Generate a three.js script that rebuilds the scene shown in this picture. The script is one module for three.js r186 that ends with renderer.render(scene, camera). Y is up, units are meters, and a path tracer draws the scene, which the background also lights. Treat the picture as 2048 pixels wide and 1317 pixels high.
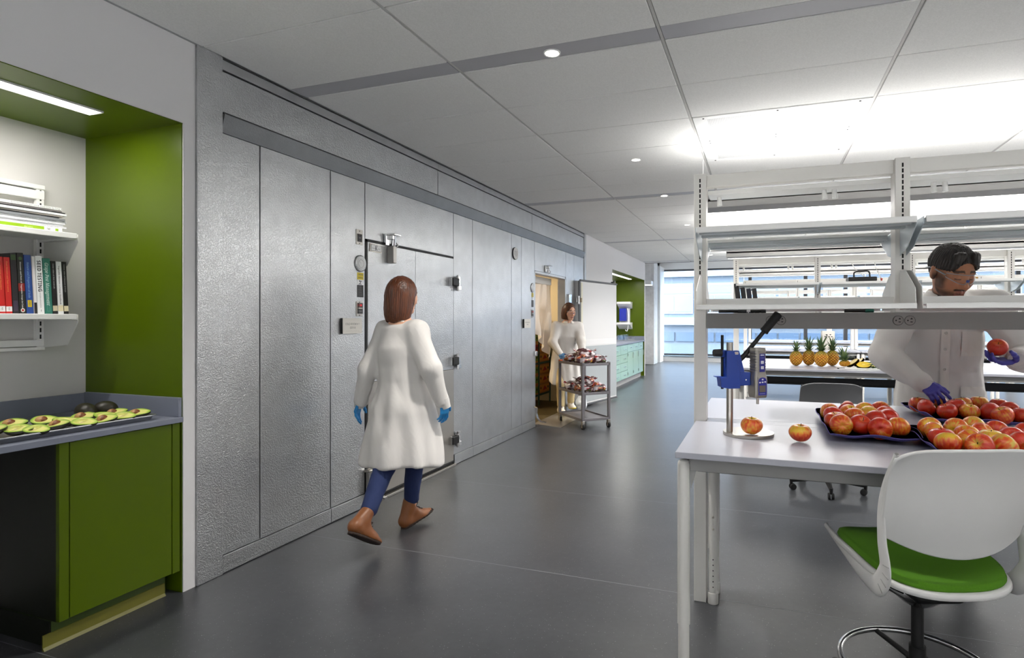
import * as THREE from 'three';
import { RoundedBoxGeometry } from 'three/addons/geometries/RoundedBoxGeometry.js';
import { mergeGeometries, mergeVertices } from 'three/addons/utils/BufferGeometryUtils.js';
import { RectAreaLightUniformsLib } from 'three/addons/lights/RectAreaLightUniformsLib.js';

// ------------------------------------------------------------------ camera, sky, lights, exposure
// World: x to the right of the corridor, y up, depth D = -z along the corridor. Eye at 1.4 m, shifted lens.
const scene = new THREE.Scene();
const FOC = 1130, YAW = Math.atan((1524.6 - 1133) / FOC);
const camera = new THREE.PerspectiveCamera(2 * Math.atan(658.5 / FOC) * 180 / Math.PI, 2048 / 1317, 0.05, 200);
camera.position.set(0, 1.4, 0);
camera.rotation.set(0, YAW, 0);
camera.setViewOffset(2048, 1317, -109, 17.5, 2048, 1317);
const renderer = new THREE.WebGLRenderer({ antialias: true });
renderer.toneMapping = THREE.LinearToneMapping;
renderer.toneMappingExposure = 2.0;
renderer.shadowMap.enabled = true;
RectAreaLightUniformsLib.init();
scene.background = new THREE.Color(0.95, 0.975, 1.0);
scene.backgroundIntensity = 8;

const PEND_UP = 6, PEND_DOWN = 5.2, DOWNLIGHT = 9, NICHE = 7, COLD = 1.6;   // lamp strengths
const PENDANTS = [[-0.48, 1.1, 0.18], [-0.48, -2.0, 0.12], [-0.48, 4.75, 1], [-0.48, 8.4, 2.2], [-0.48, 12.05, 2.6], [-0.48, 15.7, 2.6]];   // left end x, depth, strength; the faint near pair is unseen, added for fill
const DOWNLIGHTS = [2.873, 5.03, 6.589, 8.71, 10.9, 12.9];
function areaLight(x, y, d, w, h, intensity, color, dir) {
  const l = new THREE.RectAreaLight(color, intensity, w, h);
  l.position.set(x, y, -d); l.lookAt(x + dir[0], y + dir[1], -d + dir[2]); scene.add(l); return l;
}
function spot(x, y, d, intensity, color, angle, pen) {
  const l = new THREE.SpotLight(color, intensity, 0, angle, pen, 2);
  l.position.set(x, y, -d); l.target.position.set(x, 0, -d); l.castShadow = true; l.shadow.radius = 3; scene.add(l, l.target); return l;
}
// daylight from the glazing that lies outside the frame on the right-hand side of the laboratory is left to the sky itself

// ------------------------------------------------------------------ helpers
let seed = 12345;
const rnd = (a = 0, b = 1) => { seed = (seed * 1664525 + 1013904223) >>> 0; return a + (b - a) * seed / 4294967296; };
const V = (x, y, d) => new THREE.Vector3(x, y, -d);
const V3 = (x, y, z) => new THREE.Vector3(x, y, z);
const lerp = (a, b, t) => a + (b - a) * t, clamp = (x, a, b) => Math.max(a, Math.min(b, x));
const sstep = (a, b, x) => { const t = clamp((x - a) / (b - a), 0, 1); return t * t * (3 - 2 * t); };
const lin = (hex) => { const c = new THREE.Color(hex); return [c.r, c.g, c.b]; };
const used = new Map();
function numbered(name) { const n = used.get(name) || 0; used.set(name, n + 1); return n ? name + '_' + String(n).padStart(3, '0') : name; }
function hash3(x, y, z) { let h = (x * 374761393 + y * 668265263 + z * 1274126177) | 0; h = Math.imul(h ^ (h >>> 13), 1274126177); return ((h ^ (h >>> 16)) >>> 0) / 4294967296; }
function noise3(x, y, z) {
  const xi = Math.floor(x), yi = Math.floor(y), zi = Math.floor(z), f = (t) => t * t * (3 - 2 * t), u = f(x - xi), v = f(y - yi), w = f(z - zi);
  const L = (a, b, t) => a + (b - a) * t, h = (i, j, k) => hash3(xi + i, yi + j, zi + k);
  return L(L(L(h(0, 0, 0), h(1, 0, 0), u), L(h(0, 1, 0), h(1, 1, 0), u), v), L(L(h(0, 0, 1), h(1, 0, 1), u), L(h(0, 1, 1), h(1, 1, 1), u), v), w);
}
function pnoise(u, v, p, s = 0) {     // periodic value noise on the unit square, p cells a side
  const x = u * p, y = v * p, xi = Math.floor(x), yi = Math.floor(y), f = (t) => t * t * (3 - 2 * t), a = f(x - xi), b = f(y - yi), m = (i) => ((i % p) + p) % p;
  return lerp(lerp(hash3(m(xi), m(yi), s), hash3(m(xi + 1), m(yi), s), a), lerp(hash3(m(xi), m(yi + 1), s), hash3(m(xi + 1), m(yi + 1), s), a), b);
}
function dataTex(w, h, fn, srgb, repeat) {
  const data = new Uint8Array(w * h * 4);
  for (let j = 0; j < h; j++) for (let i = 0; i < w; i++) { const c = fn(i / w, j / h, i, j), k = (j * w + i) * 4; data[k] = c[0]; data[k + 1] = c[1]; data[k + 2] = c[2]; data[k + 3] = 255; }
  const t = new THREE.DataTexture(data, w, h); t.wrapS = t.wrapT = THREE.RepeatWrapping; t.magFilter = THREE.LinearFilter; t.minFilter = THREE.LinearMipmapLinearFilter; t.generateMipmaps = true;
  if (srgb) t.colorSpace = THREE.SRGBColorSpace;
  if (repeat) t.repeat.set(repeat, repeat);
  t.needsUpdate = true; return t;
}
function canvasTex(w, h, draw) {
  const c = document.createElement('canvas'); c.width = w; c.height = h; const g = c.getContext('2d'); draw(g, w, h);
  const t = new THREE.CanvasTexture(c); t.colorSpace = THREE.SRGBColorSpace; return t;
}
function text(g, s, x, y, size, color, font = 'sans-serif', align = 'center', weight = '') { g.fillStyle = color; g.font = `${weight} ${size}px ${font}`; g.textAlign = align; g.textBaseline = 'middle'; g.fillText(s, x, y); }
function mat(color, roughness = 0.6, metalness = 0, extra = {}) {
  const P = THREE.MeshPhysicalMaterial, m = new P({ color, roughness, metalness, ...extra }); return m;
}
const metric = (m) => { m.userData.metric = true; return m; };

// geometry: every helper returns a geometry placed where it belongs; x0..x1, y0..y1, d0..d1 are ranges
function box(x0, x1, y0, y1, d0, d1, r = 0) {
  const w = Math.abs(x1 - x0), h = Math.abs(y1 - y0), d = Math.abs(d1 - d0);
  const g = r > 0 ? new RoundedBoxGeometry(w, h, d, 2, Math.min(r, w / 2.01, h / 2.01, d / 2.01)) : new THREE.BoxGeometry(w, h, d);
  g.translate((x0 + x1) / 2, (y0 + y1) / 2, -(d0 + d1) / 2); return g;
}
function boxL(w, h, d, x = 0, y = 0, z = 0, r = 0) { const g = r > 0 ? new RoundedBoxGeometry(w, h, d, 2, r) : new THREE.BoxGeometry(w, h, d); g.translate(x, y, z); return g; }
function rod(a, b, r, r2 = r, seg = 16, cap = true) {
  const d = b.clone().sub(a), g = new THREE.CylinderGeometry(r2, r, d.length(), seg, 1, !cap);
  g.applyQuaternion(new THREE.Quaternion().setFromUnitVectors(V3(0, 1, 0), d.normalize())); g.translate((a.x + b.x) / 2, (a.y + b.y) / 2, (a.z + b.z) / 2); return g;
}
function tube(pts, r, seg = 24, rad = 8, closed = false) { return new THREE.TubeGeometry(new THREE.CatmullRomCurve3(pts, closed), seg, r, rad, closed); }
function lathe(profile, seg = 24) { return new THREE.LatheGeometry(profile.map(([x, y]) => new THREE.Vector2(x, y)), seg); }
function extrude(pts, depth, bevel = 0) {
  const s = new THREE.Shape(pts.map(([x, y]) => new THREE.Vector2(x, y)));
  return new THREE.ExtrudeGeometry(s, { depth, bevelEnabled: bevel > 0, bevelSize: bevel, bevelThickness: bevel, bevelSegments: 2, curveSegments: 8 });
}
// outline in (x, y) of the plane facing the viewer (+z); outline in (depth, y) for a plate that stands across x
function plateX(ptsDY, x0, x1, bevel = 0) { const g = extrude(ptsDY.map(([d, y]) => [-d, y]), Math.abs(x1 - x0), bevel); g.applyMatrix4(new THREE.Matrix4().set(0, 0, 1, 0, 0, 1, 0, 0, 1, 0, 0, 0, 0, 0, 0, 1)); flip(g); g.translate(Math.min(x0, x1), 0, 0); return g; }
function plateD(ptsXY, d0, d1, bevel = 0) { const g = extrude(ptsXY, Math.abs(d1 - d0), bevel); g.translate(0, 0, -Math.max(d0, d1)); return g; }
function flip(g) {
  if (g.index) { const a = g.index.array; for (let i = 0; i < a.length; i += 3) { const t = a[i]; a[i] = a[i + 1]; a[i + 1] = t; } }
  else for (const n in g.attributes) { const A = g.attributes[n], s = A.itemSize; for (let i = 0; i < A.count; i += 3) for (let k = 0; k < s; k++) { const t = A.array[i * s + k]; A.array[i * s + k] = A.array[(i + 1) * s + k]; A.array[(i + 1) * s + k] = t; } }
  return g;
}
function merge(list) {
  const gs = [].concat(list).map((g) => { let o = g.index ? g.toNonIndexed() : g.clone(); return o; });
  const col = gs.every((g) => g.attributes.color);
  for (const g of gs) {
    for (const n of Object.keys(g.attributes)) if (!(n === 'position' || n === 'normal' || n === 'uv' || (n === 'color' && col))) g.deleteAttribute(n);
    if (!g.attributes.normal) g.computeVertexNormals();
    if (!g.attributes.uv) g.setAttribute('uv', new THREE.BufferAttribute(new Float32Array(g.attributes.position.count * 2), 2));
    g.morphAttributes = {};
  }
  return gs.length === 1 ? gs[0] : mergeGeometries(gs);
}
function boxUV(g) {
  const p = g.attributes.position, n = g.attributes.normal, uv = g.attributes.uv;
  for (let i = 0; i < p.count; i++) {
    const ax = Math.abs(n.getX(i)), ay = Math.abs(n.getY(i)), az = Math.abs(n.getZ(i));
    if (ax >= ay && ax >= az) uv.setXY(i, p.getZ(i), p.getY(i)); else if (ay >= az) uv.setXY(i, p.getX(i), p.getZ(i)); else uv.setXY(i, p.getX(i), p.getY(i));
  }
}
const OFF = new WeakMap();
// one named mesh from one or several geometries; under a thing made with world = true the geometry is given in world coordinates
function obj(name, geos, m, parent = scene) {
  const g = merge(geos);
  if (m.userData.metric) boxUV(g);
  const o = OFF.get(parent); if (o) g.translate(-o.x, -o.y, -o.z);
  const q = new THREE.Mesh(g, m); q.name = parent === scene ? numbered(name) : name; q.castShadow = q.receiveShadow = true; parent.add(q);
  if (o) OFF.set(q, o);
  return q;
}
function thing(name, label, category, pos = [0, 0, 0], turn = 0, group, world = false) {
  const o = new THREE.Group(); o.name = numbered(name); scene.add(o); o.position.set(pos[0], pos[1], -pos[2]); o.rotation.y = turn;
  o.userData = { label, category }; if (group) o.userData.group = group;
  if (world) OFF.set(o, o.position.clone());
  return o;
}
function tag(o, label, category, group) { o.userData.label = label; o.userData.category = category; if (group) o.userData.group = group; return o; }
function copyOf(src, pos, turn, label, group) {
  const r = src.clone(); r.name = numbered(src.name.replace(/_\d\d\d$/, '')); r.userData = { ...src.userData }; scene.add(r);
  r.position.set(pos[0], pos[1], -pos[2]); if (turn !== undefined) r.rotation.y = turn; if (label) r.userData.label = label; if (group) r.userData.group = group; return r;
}
function struct(name) { const o = new THREE.Group(); o.name = name; o.userData.kind = 'structure'; scene.add(o); return o; }

// ------------------------------------------------------------------ materials
const floorMap = dataTex(1024, 1024, (u, v, i, j) => {
  const n = pnoise(u, v, 8) * 6 + pnoise(u, v, 64, 3) * 5, r = hash3(i >> 1, j >> 1, 7); let k = 57 + n; if (r > 0.9965) k += 40 + 70 * hash3(i >> 1, j >> 1, 9); else if (r < 0.02) k -= 8;
  return [k, k + 1.5, k + 5];
}, true, 1 / 1.3);
const stucco = dataTex(1024, 1024, (u, v) => { const k = pnoise(u, v, 170, 1) * 0.6 + pnoise(u, v, 90, 2) * 0.5, s = sstep(0.42, 0.68, k); const c = s * 255; return [c, c, c]; }, false, 1 / 0.62);
const galv = dataTex(512, 512, (u, v) => { const k = 222 + pnoise(u, v, 6) * 14 + pnoise(u, v, 26, 4) * 10; return [k, k + 1, k + 2]; }, true, 1 / 1.7);
const tileMap = dataTex(256, 256, (u, v, i, j) => { const k = 226 + pnoise(u, v, 60) * 9 + hash3(i, j, 1) * 7 - (hash3(i, j, 5) > 0.985 ? 24 : 0); return [k, k, k - 2]; }, true, 1 / 0.3);
const concMap = dataTex(512, 512, (u, v) => { const k = 196 + pnoise(u, v, 5) * 22 + pnoise(u, v, 30, 2) * 12 + pnoise(u, v, 120, 3) * 8; return [k, k + 1, k + 1]; }, true, 1 / 2);
const weave = dataTex(256, 256, (u, v, i, j) => { const k = 128 + 60 * Math.sin(u * 2 * Math.PI * 32) * Math.sin(v * 2 * Math.PI * 32) + 50 * (hash3(i >> 1, j >> 1, 3) - 0.5); return [k, k, k]; }, false, 1 / 0.055);
const M = {
  floor: metric(mat(0xffffff, 0.3, 0, { map: floorMap })), weld: mat(0x7c7f84, 0.5),
  wall: mat(0xdcdbdc, 0.75), wallWarm: mat(0xd6d4d2, 0.8), green: mat(0x4d6000, 0.34, 0, { specularIntensity: 0.55 }), greenDark: mat(0x55790a, 0.42), olive: mat(0x6d6a26, 0.45),
  metal: metric(mat(0xd2d3d4, 0.33, 0.96, { map: galv, bumpMap: stucco, bumpScale: 0.0009 })),
  metalSmooth: metric(mat(0xc4c5c6, 0.4, 0.9, { map: galv })), metalBand: metric(mat(0x8c8e90, 0.5, 0.9, { map: galv, bumpMap: stucco, bumpScale: 0.0004 })),  // metalBand: panel metal darkened, shade of the downward face put into its colour
  black: mat(0x0c0c0d, 0.55), rubber: mat(0x141415, 0.7), dark: mat(0x2a2b2e, 0.6), chrome: mat(0xd8d8d8, 0.14, 1), steel: mat(0xbdb8b0, 0.28, 1), steelSoft: mat(0xa9a6a1, 0.4, 0.9),
  tile: metric(mat(0xffffff, 0.92, 0, { map: tileMap })), grid: mat(0xc9c8c6, 0.6), strip: mat(0xb6b6bb, 0.45, 0.1),
  counter: mat(0x7c8190, 0.42), white: mat(0xf0f0ee, 0.35), whiteSoft: mat(0xe2e1de, 0.55), beige: mat(0xe6e3dc, 0.6), grayPaint: mat(0x9b9a98, 0.5), concrete: metric(mat(0xffffff, 0.85, 0, { map: concMap })),
  bench: mat(0xadaeb8, 0.3), frameWhite: mat(0xe6e4df, 0.4), raceway: mat(0x8f8d8a, 0.5), slot: mat(0x0a0a0a, 0.8), glass: mat(0xf4faff, 0.02, 0, { transmission: 1, thickness: 0, ior: 1.45 }),
  windowFrame: mat(0x4c4e52, 0.5), paper: mat(0xeeece6, 0.8),
};
const glow = (hex, k) => new THREE.MeshStandardMaterial({ color: 0xffffff, emissive: hex, emissiveIntensity: k, roughness: 0.6 });
const printed = (t, rough = 0.5) => mat(0xffffff, rough, 0, { map: t });
// a thin printed plate facing +x (towards the corridor), centred at y, d on the face x
function plateFacingX(w, h, x, y, d, t = 0.002) { const g = new THREE.BoxGeometry(w, h, t); g.rotateY(Math.PI / 2); g.translate(x + t / 2, y, -d); return g; }
// ------------------------------------------------------------------ setting: floor, walls, ceiling
const WX = -2.814, NB = -3.56, CEIL = 2.85;
{
  const f = struct('floor');
  for (let k = 0, d = -2.71; d < 20; k++, d += 1.41) obj('floor_sheet', box(-5.4, 8.2, -0.12, 0, d, d + 1.407), M.floor, f);
  for (let d = -2.71 + 1.41; d < 20; d += 1.41) obj('weld_seam', box(-5.4, 8.2, -0.1, 0.0003, d - 0.003, d), M.weld, f);
}
{ // left wall with two cupboard niches, white paint
  const w = struct('wall_left');
  const pieces = [[-3, 0.5, 0, 3.4], [0.5, 2.1, 2.415, 3.4], [2.1, 2.166, 0, 3.4], [9.1, 10.9, 0, 3.4], [10.9, 14.146, 2.415, 3.4], [14.146, 14.21, 0, 3.4]];
  for (const [d0, d1, y0, y1] of pieces) obj('wall_section', box(-3.7, WX, y0, y1, d0, d1), M.wall, w);
  obj('wall_section', box(-3.9, -2.95, 2.86, 3.4, 2.166, 9.1), M.wall, w);
  obj('niche_back', [box(-3.72, NB, 0, 2.415, 0.5, 2.1), box(-3.72, NB, 0, 2.415, 10.9, 14.146)], M.wallWarm, w);
  obj('wall_section', box(-5.5, -3.7, 0, 3.4, 14.146, 14.21), M.wall, w);
  const lining = (a, b) => [box(NB, WX - 0.006, 0, 2.411, b - 0.004, b), box(NB, WX - 0.006, 0, 2.411, a, a + 0.004), box(NB, WX - 0.004, 2.411, 2.415, a, b)];
  obj('niche_lining', lining(0.5, 2.1), M.green, w); obj('niche_lining', lining(10.9, 14.146), M.green, w);
}
obj('wall_right', box(8, 8.2, 0, 3.4, -3.2, 19.5), M.wall).userData.kind = 'structure';
obj('wall_back', box(-5.4, 8.2, 0, 3.4, -3.2, -3), M.wall).userData.kind = 'structure';
obj('wall_side', box(-5.5, -5.3, 0, 3.6, 14.2, 20), M.wall).userData.kind = 'structure';
{ // suspended ceiling: long tiles on lighter main runners, metal strips with the downlights
  const c = struct('ceiling');
  obj('ceiling_slab', box(-5.5, 8.2, 3.4, 3.6, -3.2, 20), M.wall, c);
  obj('plenum_cover', [box(WX + 0.001, 8, CEIL + 0.028, CEIL + 0.05, -3, 14.2), box(-3.7, 8, CEIL, 3.4, 14.2, 14.3)], M.dark, c);
  const mains = []; for (let x = -1.667 - 1.1795; x < 8; x += 1.1795) mains.push(x);
  const rows = [], strips = [2.789, 6.471, 10.153, 13.835]; let d = 2.789 - 9 * 0.5898;
  rows.push(...Array.from({ length: 9 }, (_, i) => [2.789 - (i + 1) * 0.5898, 2.789 - i * 0.5898]));
  for (let s = 0; s < 4; s++) for (let i = 0; i < 6; i++) { const a = strips[s] + 0.143 + i * 0.5898; if (a < 14) rows.push([a, Math.min(a + 0.5898, 14.2)]); }
  const share = new Map(), tileGeo = (w, l) => { const k = w.toFixed(3) + l.toFixed(3); if (!share.has(k)) { const g = merge(box(-w / 2, w / 2, 0, 0.02, -l / 2, l / 2, 0.003)); boxUV(g); share.set(k, g); } return share.get(k); };
  mains.forEach((x, i) => {
    const x0 = Math.max(x + 0.011, WX + 0.012), x1 = Math.min(x + 1.1795 - 0.011, 8);
    for (const [a, b] of rows) {
      if (a > 4.0 && a < 5.2 && Math.abs(x + 0.487) < 0.1) continue;      // two perforated panels hang here instead
      if (a < -2.9) continue;
      const t = new THREE.Mesh(tileGeo(x1 - x0, b - a - 0.007), M.tile); t.name = 'ceiling_tile'; t.position.set((x0 + x1) / 2, CEIL, -(a + b) / 2); t.receiveShadow = t.castShadow = true; c.add(t);
    }
    for (const s of strips) obj('ceiling_strip', box(x0, x1, CEIL + 0.004, CEIL + 0.02, s + 0.004, s + 0.139), M.strip, c);
    obj('ceiling_runner', box(x - 0.0075, x + 0.0075, CEIL + 0.006, CEIL + 0.03, -3, 14.2), M.grid, c);
  });
  obj('ceiling_edge', box(WX, WX + 0.012, CEIL - 0.002, CEIL + 0.02, -3, 9.1), M.metalSmooth, c);
}
{ // the two perforated air panels above the first bench
  const holes = dataTex(256, 256, (u, v) => { const x = (u * 16) % 1 - 0.5, y = (v * 16) % 1 - 0.5, k = Math.hypot(x, y) < 0.22 ? 140 : 214; return [k, k, k]; }, true, 1 / 0.19);
  const pm = metric(mat(0xffffff, 0.5, 0, { map: holes }));
  [[4.121, 4.708], [4.714, 5.295]].forEach(([a, b], i) => {
    const t = thing('air_diffuser', i ? 'white perforated ceiling air panel, the one farther over the bench' : 'white perforated ceiling air panel, the one nearer the plain grey tiles', 'air vent', [0.103, CEIL, (a + b) / 2], 0, undefined, true);
    obj('perforated_panel', box(-0.38, 0.59, CEIL, CEIL + 0.012, a + 0.05, b - 0.05), pm, t);
    obj('panel_frame', [box(-0.474, 0.681, CEIL - 0.003, CEIL + 0.02, a, a + 0.055, 0.002), box(-0.474, 0.681, CEIL - 0.003, CEIL + 0.02, b - 0.055, b, 0.002), box(-0.474, -0.375, CEIL - 0.003, CEIL + 0.02, a + 0.055, b - 0.055, 0.002), box(0.585, 0.681, CEIL - 0.003, CEIL + 0.02, a + 0.055, b - 0.055, 0.002), box(-0.47, 0.677, CEIL + 0.013, CEIL + 0.02, a, b)], M.white, t);
    for (const x of [-0.40, 0.1, 0.61]) for (const d of [a + 0.03, b - 0.03]) obj('screw', rod(V(x, CEIL - 0.006, d), V(x, CEIL, d), 0.007, 0.007, 8), M.dark, t);
  });
}
// ------------------------------------------------------------------ cold room front: embossed metal panels
{
  const w = struct('wall_cold_room'), g = 0.0035;
  const panel = (d0, d1, y0, y1, m = M.metal, proud = 0) => obj('metal_panel', box(WX - 0.03, WX + proud, y0 + g, y1 - g, d0 + g, d1 - g, 0.0018), m, w);
  const cols = [2.318, 2.57, 3.149, 3.507]; for (let i = 0; i < 3; i++) panel(cols[i], cols[i + 1], 0.1, 2.437);
  panel(3.507, 4.792, 2.01, 2.437);
  const c2 = [4.792, 5.17, 6.125, 6.42, 6.842]; for (let i = 0; i < 4; i++) panel(c2[i], c2[i + 1], 0.1, 2.437);
  panel(6.842, 8.09, 2.05, 2.437); panel(8.09, 8.482, 0.1, 2.437); panel(8.482, 9.0, 0.1, 2.437);
  for (const [a, b] of [[2.318, 4.516], [4.516, 6.758], [6.758, 9.0]]) { panel(a, b, 2.548, 2.778); } obj('fascia_gap', box(WX - 0.03, WX + 0.018, 2.5365, 2.546, 2.318, 9.0), M.black, w);
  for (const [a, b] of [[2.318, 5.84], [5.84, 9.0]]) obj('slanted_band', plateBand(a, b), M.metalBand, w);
  for (const [a, b] of [[2.318, 4.516], [4.516, 6.758], [6.758, 9.0]]) obj('top_trim', box(WX - 0.03, WX + 0.004, 2.784, 2.838, a + 0.001, b - 0.001, 0.002), M.metalSmooth, w);
  obj('corner_trim', box(WX - 0.05, WX + 0.012, 0, CEIL, 2.167, 2.318, 0.004), M.metal, w);
  obj('corner_trim', box(WX - 0.05, WX + 0.012, 0, CEIL, 9.003, 9.098, 0.004), M.metalSmooth, w);
  for (const [a, b] of [[2.318, 3.149], [3.149, 3.507], [4.80, 5.17], [5.17, 5.86], [5.86, 6.42], [6.42, 6.842], [8.09, 9.0]]) obj('kick_plate', box(WX - 0.03, WX + 0.008, 0.004, 0.1, a + 0.0015, b - 0.0015, 0.003), M.metal, w);
  obj('floor_gap', box(WX - 0.03, WX + 0.003, 0, 0.005, 2.318, 6.842), M.black, w);
  obj('panel_backing', [box(WX - 0.1, WX - 0.012, 0, CEIL, 2.17, 6.86), box(WX - 0.1, WX - 0.012, 0, CEIL, 8.07, 9.09), box(WX - 0.1, WX - 0.012, 2.03, CEIL, 6.8, 8.1)], M.black, w);
  obj('door_jamb', [box(WX - 0.12, WX - 0.002, 0, 2.05, 6.846, 6.875), box(WX - 0.12, WX - 0.002, 0, 2.05, 8.06, 8.088), box(WX - 0.12, WX - 0.002, 2.022, 2.05, 6.846, 8.088)], M.metalSmooth, w);
  // inside of the cold room behind the open door
  const inn = mat(0xd9cdb0, 0.5, 0.2);
  obj('inner_wall', [box(-5.3, -5.2, 0, 2.5, 6.2, 9.0), box(-5.3, WX - 0.1, 0, 2.5, 6.1, 6.2), box(-5.3, WX - 0.1, 0, 2.5, 9.0, 9.1), box(-5.3, WX - 0.1, 2.4, 2.5, 6.1, 9.1)], inn, w);
  const tread = dataTex(256, 256, (u, v) => { const a = (u * 8) % 1 - 0.5, b = (v * 8) % 1 - 0.5, k = Math.abs(Math.abs(a) + Math.abs(b) - 0.35) < 0.09 ? 255 : 40; return [k, k, k]; }, false, 1 / 0.3);
  obj('inner_floor', box(-5.3, WX - 0.05, 0.0, 0.03, 6.2, 9.0), metric(mat(0x9c8a5c, 0.42, 0.7, { bumpMap: tread, bumpScale: 0.003, map: dataTex(256, 256, (u, v) => { const a = (u * 8) % 1 - 0.5, b = (v * 8) % 1 - 0.5, k = Math.abs(Math.abs(a) + Math.abs(b) - 0.35) < 0.09 ? 255 : 120; return [k, k, k]; }, true, 1 / 0.3) })), w);
  obj('threshold', plateX([[6.88, 0.0], [6.88, 0.03], [8.06, 0.03], [8.06, 0.0]], WX - 0.06, WX + 0.02), M.steelSoft, w);
  obj('ramp_plate', slopedPlate(), M.steelSoft, w);
}
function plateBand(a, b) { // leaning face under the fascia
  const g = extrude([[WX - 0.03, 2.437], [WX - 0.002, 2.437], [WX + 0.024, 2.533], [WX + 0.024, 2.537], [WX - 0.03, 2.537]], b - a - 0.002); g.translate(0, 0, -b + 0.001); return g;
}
function slopedPlate() { const g = extrude([[WX + 0.02, 0.001], [WX + 0.02, 0.03], [WX + 0.34, 0.004], [WX + 0.34, 0.001]], 1.13); g.translate(0, 0, -8.04); return g; }
// ------------------------------------------------------------------ cold room doors and what is fixed to them
const hingeParts = (p, x, y, d) => {     // chrome cam hinge with a black cover, seen on the door's right-hand edge
  const h = obj('hinge', [box(x, x + 0.04, y - 0.04, y + 0.042, d - 0.10, d - 0.088, 0.003), box(x, x + 0.014, y - 0.062, y + 0.062, d + 0.03, d + 0.105, 0.004), box(x, x + 0.04, y - 0.075, y - 0.03, d + 0.03, d + 0.08, 0.005),
    rod(V(x + 0.025, y - 0.085, d + 0.035), V(x + 0.025, y + 0.07, d + 0.035), 0.013, 0.013, 12), box(x, x + 0.036, y - 0.042, y + 0.042, d + 0.02, d + 0.036, 0.004)], M.chrome, p);
  obj('hinge_cover', box(x + 0.006, x + 0.05, y - 0.038, y + 0.038, d - 0.092, d + 0.024, 0.01), M.black, h);
  for (const s of [-1, 1]) obj('screw', rod(V(x + 0.012, y + s * 0.036, d + 0.068), V(x + 0.016, y + s * 0.036, d + 0.068), 0.006, 0.006, 8), M.steel, h);
};
const closerGeo = (x, y, d) => [box(x, x + 0.02, y - 0.03, y + 0.06, d - 0.075, d - 0.03, 0.004), box(x, x + 0.05, y + 0.02, y + 0.06, d - 0.03, d - 0.006, 0.006), box(x + 0.02, x + 0.07, y + 0.052, y + 0.066, d - 0.035, d + 0.055, 0.005),
  rod(V(x + 0.04, y + 0.055, d), V(x + 0.02, y - 0.03, d + 0.015), 0.014, 0.02, 12), tube([V(x + 0.03, y + 0.01, d + 0.02), V(x + 0.045, y - 0.02, d + 0.045), V(x + 0.02, y - 0.05, d + 0.03)], 0.006, 10, 6)];
{
  const t = struct('door_1'), x = WX + 0.004;
  obj('gasket', [box(WX - 0.02, WX + 0.0015, 0.02, 2.012, 3.509, 3.534), box(WX - 0.02, WX + 0.0015, 1.992, 2.012, 3.51, 4.79), box(WX - 0.02, WX + 0.001, 0.02, 2.01, 4.784, 4.793)], M.black, t);
  obj('door_panel', box(WX - 0.03, x, 0.93, 1.993, 3.534, 4.153, 0.003), M.metal, t);
  obj('door_panel', box(WX - 0.03, x, 0.93, 1.993, 4.155, 4.785, 0.003), M.metal, t);
  obj('kick_plate', box(WX - 0.03, x + 0.002, 0.05, 0.928, 3.534, 4.785, 0.002), mat(0xb0aca6, 0.42, 0.9), t);
  obj('sweep', box(WX - 0.02, x + 0.006, 0.034, 0.05, 3.53, 4.785, 0.003), M.black, t);
  obj('threshold', box(WX - 0.04, WX + 0.03, 0, 0.022, 3.52, 4.80, 0.004), M.steelSoft, t);
  for (const y of [1.767, 1.009, 0.255]) hingeParts(t, x, y, 4.79);
  const c = obj('door_closer', closerGeo(x, 2.02, 3.80), M.chrome, t); obj('closer_box', box(x, x + 0.06, 1.852, 1.988, 3.765, 3.81, 0.006), M.steelSoft, c);
  obj('latch', [box(x, x + 0.035, 0.08, 0.275, 3.508, 3.535, 0.006), box(x - 0.004, x + 0.05, 0.262, 0.278, 3.49, 3.58, 0.005)], M.steel, t);
  const pl = obj('foot_pedal', plateFoot(x), M.chrome, t); obj('pedal_slot', box(x + 0.034, x + 0.037, 0.175, 0.252, 3.515, 3.529), M.black, pl);
  const logo = canvasTex(256, 110, (g) => { g.fillStyle = '#f2f2f0'; g.fillRect(0, 0, 256, 110); g.strokeStyle = '#222'; g.lineWidth = 6; g.strokeRect(3, 3, 250, 104); text(g, 'K', 128, 58, 92, '#23252a', 'serif', 'center', 'bold'); text(g, 'Therm', 62, 62, 26, '#555', 'serif', 'center', 'italic'); text(g, 'kool', 196, 62, 26, '#555', 'serif', 'center', 'italic'); });
  obj('maker_plate', box(x, x + 0.008, 1.922, 1.985, 3.552, 3.688, 0.002), M.steel, t); obj('maker_print', plateFacingX(0.124, 0.052, x + 0.008, 1.9535, 3.62), printed(logo), t);
}
function plateFoot(x) { // curved kick pedal
  const pts = [[0, 0.27], [0.034, 0.25], [0.034, 0.17], [0.05, 0.12], [0.095, 0.082], [0.17, 0.076], [0.17, 0.084], [0.10, 0.092], [0.062, 0.125], [0.046, 0.175], [0.046, 0.26], [0, 0.278]];
  const g = extrude(pts.map(([a, y]) => [x + a, y]), 0.03, 0.002); g.translate(0, 0, -3.54); return g;
}
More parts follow.
